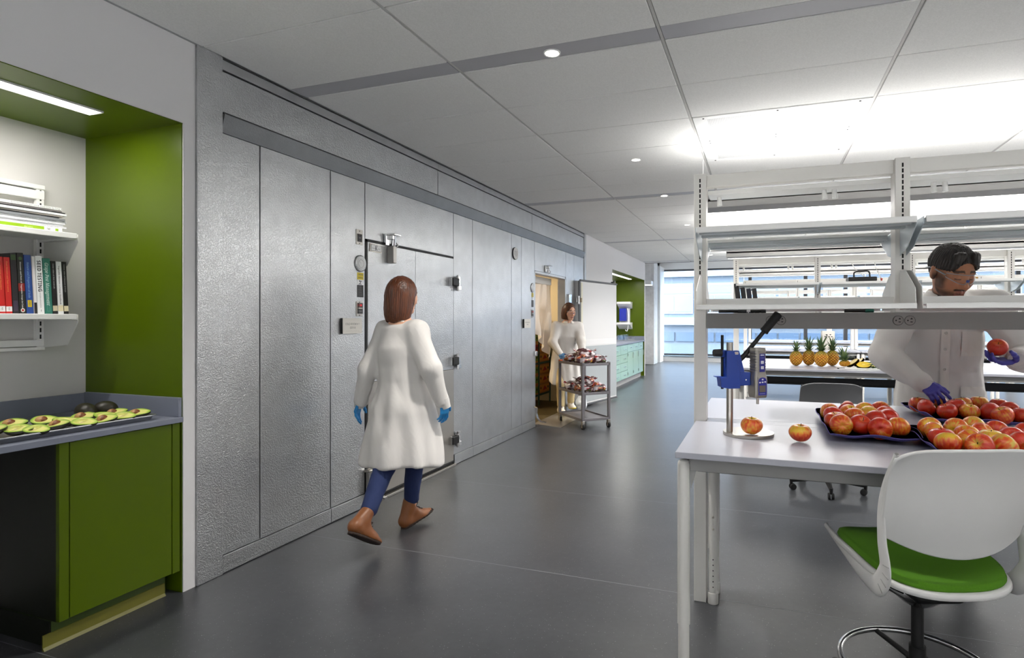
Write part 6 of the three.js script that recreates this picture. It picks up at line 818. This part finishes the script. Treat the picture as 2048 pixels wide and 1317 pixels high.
function person(o) {
  const base = V(...o.base), t = thing('person', o.label, 'person', o.base, 0, undefined, true), J = {}; for (const k in o.j) J[k] = V(...o.j[k]);
  const F = V(o.face[0], 0, o.face[1]).normalize(), B = basis(F), hs = o.headScale || 1, HB = basis(V3(o.look[0], o.look[1], -o.look[2]));
  // body: trunk, neck, limbs and the head in one mesh
  const trunk = blend([cap(J.pelvis, J.chest, 0.115, 0.13), cap(J.shR, J.shL, 0.05), cap(J.hipR, J.hipL, 0.08), cap(J.neck, J.chest, 0.06, 0.1)], 0.08), neck = cap(J.neck.clone().addScaledVector(V3(0, 1, 0), -0.03), J.head.clone().addScaledVector(HB.u, -0.05 * hs).addScaledVector(HB.f, -0.02), 0.058 * o.girth, 0.054 * o.girth);
  const limbs = blend([cap(J.shR, J.elR, 0.045, 0.036), cap(J.elR, J.wrR, 0.036, 0.026), cap(J.shL, J.elL, 0.045, 0.036), cap(J.elL, J.wrL, 0.036, 0.026), cap(J.hipR, J.knR, 0.075, 0.05), cap(J.knR, J.anR, 0.048, 0.035), cap(J.hipL, J.knL, 0.075, 0.05), cap(J.knL, J.anL, 0.048, 0.035)], 0.03);
  const bf = (p) => smin(smin(trunk(p), limbs(p), 0.04), neck(p), 0.03), all = Object.values(J), [b0, b1] = bounds(all, 0.15), hf0 = headField(o.skin), q = V3(), loc = toLocal(HB, J.head), hf = (p) => hf0(loc(p, q).multiplyScalar(1 / hs)) * hs, fc = faceColor(o.skin);
  const body = surfaceNet(bf, b0, b1, 0.014, () => o.skin.skin), [h0, h1] = bounds([J.head], 0.165 * hs), head = surfaceNet((p) => smin(hf(p), neck(p), 0.03 * hs), h0, h1, o.headCell || 0.0045, (p) => fc(loc(p, q).multiplyScalar(1 / hs).clone()));
  obj('body', [body, head], skinMat, t);
  // hair
  const hairQ = V3(), hairL = (p) => loc(p, hairQ).multiplyScalar(1 / hs); const hg = surfaceNet((p) => o.hair(hairL(p)) * hs, ...bounds([J.head, J.head.clone().addScaledVector(V3(0, -1, 0), o.hairDrop || 0)], 0.16 * hs), o.headCell || 0.0045, (p) => { const l = hairL(p), n = noise3(l.x * 190, l.y * 14, l.z * 120); return mixc(o.hairCol[0], o.hairCol[1], n); }); obj('hair', hg, vcol({ roughness: 0.42, sheen: 0.4 }), t);
  // coat
  const sleeves = blend(['R', 'L'].map((s) => blend([cap(J['sh' + s], J['el' + s], o.slv[0], o.slv[1]), cap(J['el' + s], J['wr' + s], o.slv[1], o.slv[2])], 0.03)), 0.02), col = column(o.coat.map(([x, y, d, w, e]) => [V(x, y, d), w, e, o.fold]), B), yoke = blend([cap(J.shR, J.shL, o.slv[0] * 0.95), cap(J.neck, J.chest, 0.07 * o.girth, 0.14)], 0.06);
  let cf = (p) => smin(smin(col(p), yoke(p), 0.06), sleeves(p), 0.045); const cf1 = cf; cf = wrinkle((p) => smax(cf1(p), (p.y - J.neck.y) * 1 + 0.0 - 0.02, 0.015), 0.011, 11, 0.4); const cf2 = wrinkle(cf, 0.002, 34, 0.3);
  const cb = bounds([...all.filter((v) => v.y > 0.6), V(o.coat[o.coat.length - 1][0], o.coat[o.coat.length - 1][1], o.coat[o.coat.length - 1][2])], 0.33); cb[0].y = o.coat[o.coat.length - 1][1] - 0.03; const coat = obj('lab_coat', surfaceNet(cf2, ...cb, o.coatCell || 0.010), o.coatMat || fabric, t);
  // cuffs and collar
  for (const s of ['R', 'L']) { const w = J['wr' + s], e = J['el' + s], dir = w.clone().sub(e).normalize(), r = o.slv[2] * 0.86; obj('cuff', rod(w.clone().addScaledVector(dir, -0.02), w.clone().addScaledVector(dir, 0.045), r, r * 0.82, 20), o.coatMat || fabric, coat); }
  const nb = basis(J.head.clone().sub(J.neck).normalize().add(V3(0, 0.6, 0)).cross(B.r).normalize().negate().cross(V3(0, 0, 0)).lengthSq() ? F : F), colr = gridGeo(40, 6, (u, v) => { const a = lerp(0.35, 2 * Math.PI - 0.35, u), up = v < 0.5 ? v * 2 : 1 - (v - 0.5) * 1.5, out = v < 0.5 ? 0 : (v - 0.5) * 0.05, r = (0.068 * o.girth + 0.004 + out) * (1 + 0.1 * Math.cos(a)), c = J.neck, x = Math.sin(a) * r, z = Math.cos(a) * r * 1.02; const h = -0.022 + 0.045 * up - 0.012 * Math.cos(a); return [c.x + nb.r.x * x + nb.f.x * z, c.y + h, c.z + nb.r.z * x + nb.f.z * z]; }); obj('collar', [colr], mat(0xe2dfda, 0.85, 0, { side: THREE.DoubleSide }), coat);
  if (o.details) { const mid = J.chest, hit = (x, y, push = 0) => { const org = V3(mid.x, y, mid.z).addScaledVector(B.r, x).addScaledVector(B.f, 0.6), p = org.clone(); for (let i = 0; i < 90; i++) { const d = cf2(p); if (d < 0.0012) break; p.addScaledVector(B.f, -Math.max(0.0015, d * 0.7)); } return p.addScaledVector(B.f, push); };
    for (const y of o.details.buttons) { const p = hit(0, y, 0.0085), g = new THREE.TorusGeometry(0.0062, 0.0022, 8, 20); g.applyMatrix4(new THREE.Matrix4().makeBasis(B.r, V3(0, 1, 0), B.f).setPosition(p)); obj('button', [g, (() => { const c = new THREE.CylinderGeometry(0.005, 0.005, 0.002, 16); c.rotateX(Math.PI / 2); c.applyMatrix4(new THREE.Matrix4().makeBasis(B.r, V3(0, 1, 0), B.f).setPosition(p)); return c; })()], mat(0xb9b7b2, 0.3, 0.4), coat); }
    const patch = (x0, x1, y0, y1, nm) => { const g = gridGeo(10, 14, (u, v) => { const p = hit(lerp(x0, x1, u), lerp(y0, y1, v), 0.0065); return [p.x, p.y, p.z]; }); obj(nm, [g], mat(0xdad6d0, 0.85, 0, { side: THREE.DoubleSide }), coat); }; const [p0, p1] = o.details.placket; patch(-0.022, 0.022, p0, p1, 'placket'); for (const [x0, x1, y0, y1] of o.details.pockets) patch(x0, x1, y0, y1, 'pocket'); }
  // trousers and shoes
  const leg = (s) => blend([cap(J['hip' + s], J['kn' + s], 0.088, 0.066), cap(J['kn' + s], J['an' + s].clone().lerp(J['kn' + s], o.boot ? 0.22 : 0.12), 0.064, o.hemR || 0.052)], 0.03), lf = wrinkle(blend([leg('R'), leg('L'), cap(J.hipR, J.hipL, 0.09)], 0.03), 0.004, 26); const [l0, l1] = bounds([J.hipR, J.hipL, J.knR, J.knL, J.anR, J.anL], 0.13); obj('trousers', surfaceNet(lf, l0, l1, 0.010), o.trousers, t);
  for (const s of ['R', 'L']) { const an = J['an' + s], toe = J['to' + s], heel = J['he' + s], up = an.clone().sub(heel.clone().lerp(toe, 0.25)).normalize(), fd = toe.clone().sub(heel).normalize(), h = heel.clone().addScaledVector(up, 0.045), m = heel.clone().lerp(toe, 0.62).addScaledVector(up, 0.042), e = toe.clone().addScaledVector(fd, -0.036).addScaledVector(up, 0.036), side = fd.clone().cross(up).normalize(), flat = (p) => { const v = p.clone().sub(heel), y = v.dot(up); return 0.012 - y; };
    const sf = (p) => { let d = blend2(cap(h, m, 0.036, 0.04)(p), cap(m, e, 0.042, 0.036)(p), 0.02); d = smin(d, cap(h.clone().addScaledVector(up, 0.01), an.clone().addScaledVector(up, o.boot || 0.0), 0.036, 0.043)(p), 0.03); d = smin(d, cap(m.clone().addScaledVector(fd, -0.02), an, 0.03, 0.036)(p), 0.03); return smax(d, flat(p), 0.006); }; const bb = bounds([an.clone().addScaledVector(up, 0.05), toe, heel], 0.07), sh = obj('shoe', surfaceNet(sf, ...bb, 0.006), o.shoe, t);
    const so = (p) => { const v = p.clone().sub(heel), y = v.dot(up), x = v.dot(side), z = v.dot(fd), L = toe.clone().sub(heel).length(), w = 0.036 + 0.008 * sstep(0.3, 0.7, z / L); return Math.max(Math.abs(y - 0.008) - 0.008, (Math.pow(Math.pow(Math.abs(x / w), 2.6) + Math.pow(Math.abs((z - L / 2 + 0.024) / (L / 2 + 0.012)), 2.6), 1 / 2.6) - 1) * 0.04); }; obj('sole', surfaceNet(so, ...bounds([toe, heel], 0.06), 0.006), o.sole, sh);
    if (o.laces) obj('laces', [tube([m.clone().addScaledVector(up, 0.05).addScaledVector(fd, -0.03), an.clone().addScaledVector(fd, 0.055).addScaledVector(up, 0.02), an.clone().addScaledVector(fd, 0.075).addScaledVector(up, 0.03), an.clone().addScaledVector(fd, 0.06).addScaledVector(up, 0.012), an.clone().addScaledVector(fd, 0.04).addScaledVector(up, 0.018)], 0.0025, 24, 6), ...[0.2, 0.45, 0.7].map((k) => rod(m.clone().lerp(an, k).addScaledVector(up, 0.02).addScaledVector(fd, 0.042 - 0.006 * k).addScaledVector(side, 0.016), m.clone().lerp(an, k).addScaledVector(up, 0.02).addScaledVector(fd, 0.042 - 0.006 * k).addScaledVector(side, -0.016), 0.0028, 0.0028, 6))], mat(0x2e1a10, 0.7), sh); }
  // gloved hands
  for (const s of ['R', 'L']) { const H = o.hand[s], h = makeHand(J['wr' + s], V3(H.d[0], H.d[1], -H.d[2]), V3(H.n[0], H.n[1], -H.n[2]), s === 'R', H.c, o.handSize, H.spread ?? 0.1, H.thumb); obj('glove', surfaceNet(h.f, ...bounds(h.pts, 0.025), 0.0034), o.glove, t); }
  // goggles
  if (o.goggles) { const P3 = (a, y) => [0.0775 * Math.sin(a), y, 0.012 + 0.097 * Math.cos(a)], yt = (a) => 0.024 - 0.012 * Math.abs(Math.sin(a)) ** 3, yb = (a) => -0.016 - 0.006 * Math.cos(a * 2.4) + (Math.abs(a) < 0.16 ? 0.016 * (1 - Math.abs(a) / 0.16) : 0) + 0.012 * Math.abs(Math.sin(a)) ** 3, A = 1.12; const lens = gridGeo(40, 6, (u, v) => { const a = lerp(-A, A, u); return P3(a, lerp(yb(a), yt(a), v)); }), W = (g) => { g.scale(hs, hs, hs); return toWorld(g, HB, J.head); };
    const gl = obj('goggles', W(lens), mat(0xffffff, 0.0, 0, { transmission: 1, thickness: 0, ior: 1.2, side: THREE.DoubleSide }), t), loop = (fn) => Array.from({ length: 25 }, (_, i) => { const a = lerp(-A, A, i / 24); return V3(...P3(a, fn(a))); }); obj('goggle_rim', [W(tube(loop(yt), 0.0019, 48, 6)), W(tube(loop(yb), 0.0017, 48, 6)), ...[-1, 1].map((k) => W(tube([V3(...P3(k * A, 0.006)), V3(k * 0.082, 0.012, 0.02), V3(k * 0.083, 0.012, -0.03), V3(k * 0.078, 0.0, -0.07)], 0.0032, 16, 6)))], mat(0xc9d2da, 0.12, 0, { transmission: 0.5, thickness: 0 }), gl); obj('nose_pad', W(boxL(0.014, 0.012, 0.008, 0, -0.004, 0.108, 0.003)), mat(0x3c4a8c, 0.4), gl); }
  return t;
}
const blend2 = smin;
const relaxed = [[0.25, 0.35, 0.25], [0.3, 0.4, 0.3], [0.35, 0.45, 0.3], [0.4, 0.45, 0.3]], grip = [[0.7, 0.9, 0.6], [0.75, 0.95, 0.6], [0.8, 0.95, 0.6], [0.85, 1, 0.6]];
const strands = (l, a) => a * (Math.sin(Math.atan2(l.x, l.z + 0.02) * 46 + l.y * 9) * 0.5 + noise3(l.x * 110, l.y * 22, l.z * 110) - 0.5);
// woman walking away, knee-length coat, brown bob
person({ label: 'woman walking away in a white knee-length coat, jeans, brown boots and blue gloves', base: [-2.25, 0, 3.2], face: [0.2, 0.98], look: [0.3, -0.08, 0.95], girth: 0.85, headCell: 0.005, skin: SK.light,
  j: { pelvis: [-2.25, 0.9, 3.2], chest: [-2.27, 1.22, 3.2], neck: [-2.278, 1.395, 3.2], head: [-2.278, 1.565, 3.22], shR: [-2.13, 1.325, 3.17], shL: [-2.415, 1.325, 3.23], elR: [-1.995, 1.09, 3.13], elL: [-2.50, 1.07, 3.14], wrR: [-1.945, 0.875, 3.19], wrL: [-2.565, 0.855, 3.15], hipR: [-2.17, 0.86, 3.19], hipL: [-2.33, 0.86, 3.21], knR: [-2.215, 0.48, 3.27], anR: [-2.262, 0.115, 3.285], toR: [-2.222, 0.0, 3.505], heR: [-2.272, 0.0, 3.245], knL: [-2.27, 0.47, 3.02], anL: [-2.222, 0.205, 2.76], toL: [-2.19, 0.004, 2.845], heL: [-2.22, 0.165, 2.66] },
  coat: [[-2.275, 1.36, 3.2, 0.15, 0.10], [-2.27, 1.2, 3.2, 0.175, 0.125], [-2.26, 1.0, 3.2, 0.185, 0.14], [-2.25, 0.8, 3.19, 0.225, 0.18], [-2.25, 0.46, 3.17, 0.285, 0.235]], fold: 0.02, slv: [0.068, 0.06, 0.045], trousers: mat(0x1f2e59, 0.85), hemR: 0.05, shoe: mat(0x7d4a24, 0.42), sole: mat(0x2b1b12, 0.7), boot: 0.055, laces: true, glove: mat(0x1f86c9, 0.45), handSize: 0.9,
  hand: { R: { d: [0.02, -0.98, 0.12], n: [-0.95, 0, 0.2], c: relaxed }, L: { d: [-0.25, -0.92, -0.1], n: [0.9, -0.2, 0.2], c: relaxed } }, hairCol: [lin(0x3a1d0e), lin(0x6e3a1c)], hairDrop: 0.08,
  hair: (l) => { let d = ell(V3(0, 0.022, -0.012), 0.089, 0.11, 0.106)(l); d = smin(d, ell(V3(0, -0.085, -0.03), 0.097, 0.15, 0.088)(l), 0.05); d = Math.max(d, -0.182 + 0.01 * Math.sin(l.x * 60) - l.y); d = smax(d, -ell(V3(0, -0.04, 0.10), 0.062, 0.12, 0.075)(l), 0.012); return d - strands(l, 0.0035); } });
// woman at the cart, in the cold room doorway
person({ label: 'woman with brown bob and goggles in a white coat pushing the cart from the doorway', base: [-2.76, 0.02, 7.9], face: [0.6, -0.8], look: [0.82, -0.22, -0.55], girth: 0.85, headCell: 0.006, coatCell: 0.013, skin: SK.light, goggles: true,
  j: { pelvis: [-2.77, 0.9, 7.95], chest: [-2.735, 1.2, 7.91], neck: [-2.705, 1.375, 7.87], head: [-2.675, 1.53, 7.84], shR: [-2.85, 1.305, 7.78], shL: [-2.575, 1.305, 7.98], elR: [-2.86, 1.08, 7.64], elL: [-2.49, 1.09, 7.84], wrR: [-2.71, 0.925, 7.55], wrL: [-2.44, 0.93, 7.75], hipR: [-2.83, 0.86, 7.88], hipL: [-2.70, 0.86, 7.99], knR: [-2.79, 0.49, 7.78], anR: [-2.79, 0.12, 7.80], toR: [-2.68, 0.025, 7.64], heR: [-2.82, 0.025, 7.84], knL: [-2.68, 0.48, 7.97], anL: [-2.74, 0.15, 8.10], toL: [-2.62, 0.032, 7.97], heL: [-2.76, 0.06, 8.14] },
  coat: [[-2.71, 1.33, 7.88, 0.155, 0.105], [-2.735, 1.18, 7.91, 0.18, 0.13], [-2.76, 1.0, 7.93, 0.19, 0.145], [-2.77, 0.8, 7.94, 0.215, 0.17], [-2.775, 0.47, 7.94, 0.235, 0.19]], fold: 0.015, slv: [0.07, 0.062, 0.046], trousers: mat(0xd0bd90, 0.85), hemR: 0.055, shoe: mat(0xe4ddd2, 0.6), sole: mat(0xd9c43a, 0.6), laces: true, glove: mat(0x3b6f9c, 0.45), handSize: 0.9,
  hand: { R: { d: [0.55, -0.35, -0.75], n: [0.3, -0.9, 0.2], c: grip }, L: { d: [0.4, -0.35, -0.8], n: [0.3, -0.9, 0.2], c: grip } }, hairCol: [lin(0x2a160c), lin(0x6a3c1c)], hairDrop: 0.05,
  hair: (l) => { let d = ell(V3(0, 0.024, -0.014), 0.089, 0.106, 0.106)(l); d = smin(d, ell(V3(0, -0.06, -0.03), 0.097, 0.13, 0.085)(l), 0.05); d = Math.max(d, -0.122 - l.y); d = smax(d, -ell(V3(0, -0.03, 0.098), 0.064, 0.115, 0.078)(l), 0.012); return d - strands(l, 0.003); } });
// man behind the bench, looking down at the fruit
person({ label: 'bearded man with black hair and safety glasses in a white coat holding an apple', base: [1.02, 0, 3.98], face: [-0.2, -0.98], look: [0.36, -0.42, -0.83], girth: 1.05, headScale: 1.12, headCell: 0.0038, coatCell: 0.009, skin: SK.tan, goggles: true,
  j: { pelvis: [1.02, 0.97, 3.97], chest: [1.0, 1.27, 3.84], neck: [0.935, 1.545, 3.575], head: [0.93, 1.65, 3.43], shR: [0.785, 1.48, 3.74], shL: [1.165, 1.48, 3.64], elR: [0.665, 1.205, 3.66], elL: [1.325, 1.205, 3.64], wrR: [0.79, 1.075, 3.42], wrL: [1.215, 1.20, 3.42], hipR: [0.92, 0.92, 3.99], hipL: [1.12, 0.92, 3.95], knR: [0.91, 0.5, 3.97], anR: [0.91, 0.1, 4.02], toR: [0.87, 0, 3.84], heR: [0.91, 0, 4.06], knL: [1.13, 0.5, 3.95], anL: [1.14, 0.1, 3.99], toL: [1.12, 0, 3.81], heL: [1.15, 0, 4.03] },
  coat: [[0.955, 1.51, 3.66, 0.16, 0.11], [0.99, 1.3, 3.83, 0.205, 0.15], [1.01, 1.1, 3.93, 0.21, 0.155], [1.02, 0.9, 3.985, 0.235, 0.175], [1.025, 0.5, 4.0, 0.27, 0.2]], fold: 0.012, slv: [0.092, 0.078, 0.055], trousers: mat(0x2c2f38, 0.85), shoe: mat(0x232326, 0.5), sole: mat(0x111111, 0.7), glove: mat(0x4a46a6, 0.42), handSize: 1.0,
  hand: { R: { d: [0.55, -0.5, -0.75], n: [0.35, -0.75, 0.45], c: [[0.25, 0.3, 0.2], [0.55, 0.7, 0.4], [0.6, 0.8, 0.4], [0.65, 0.8, 0.4]], thumb: [0.8, 0.45, 0.4] }, L: { d: [-0.97, -0.1, -0.1], n: [0.12, 0.95, -0.22], c: [[0.45, 0.55, 0.4], [0.4, 0.55, 0.4], [0.4, 0.55, 0.4], [0.5, 0.6, 0.4]], spread: 0.25, thumb: [0.35, 0.6, 0.75] } },
  details: { buttons: [1.33, 1.238, 1.119, 1.005], placket: [0.93, 1.39], pockets: [[0.075, 0.165, 1.20, 1.34], [0.08, 0.2, 0.86, 1.02]] }, hairCol: [lin(0x0c0a0a), lin(0x2a211d)],
  hair: (l) => { const st = strands(l, 0.005); let d = ell(V3(0, 0.036, -0.016), 0.087, 0.098, 0.105)(l) - st; d = smax(d, -ell(V3(0.004, -0.015, 0.108), 0.066, 0.092, 0.075)(l), 0.008); const yb = l.z > 0.035 ? 0.02 : l.z > -0.04 ? lerp(0.012, 0.02, (l.z + 0.04) / 0.075) - (l.z < -0.025 ? 0.02 : 0) : -0.06; d = smax(d, yb - l.y, 0.01); for (const [a, b] of [[V3(-0.045, 0.098, 0.062), V3(-0.062, 0.04, 0.068)], [V3(-0.03, 0.102, 0.07), V3(-0.05, 0.058, 0.086)], [V3(0.02, 0.104, 0.068), V3(0.03, 0.062, 0.094)], [V3(0.04, 0.1, 0.06), V3(0.056, 0.045, 0.074)], [V3(0.055, 0.09, 0.045), V3(0.072, 0.03, 0.05)]]) d = smin(d, cap(a, b, 0.016, 0.005)(l) - st * 0.6, 0.012); return d; } });
apple(1.125, 1.262, 3.415, 0.045, 0, [0.4, 1.2, 0.5], 'red apple held up in the purple glove of the man', 'apples held by the man');
apple(0.905, 0.975, 3.275, 0.044, 0, [0.3, 2.0, -0.4], 'red apple touched by the fingertips of the purple glove', 'apples held by the man');
renderer.render(scene, camera);
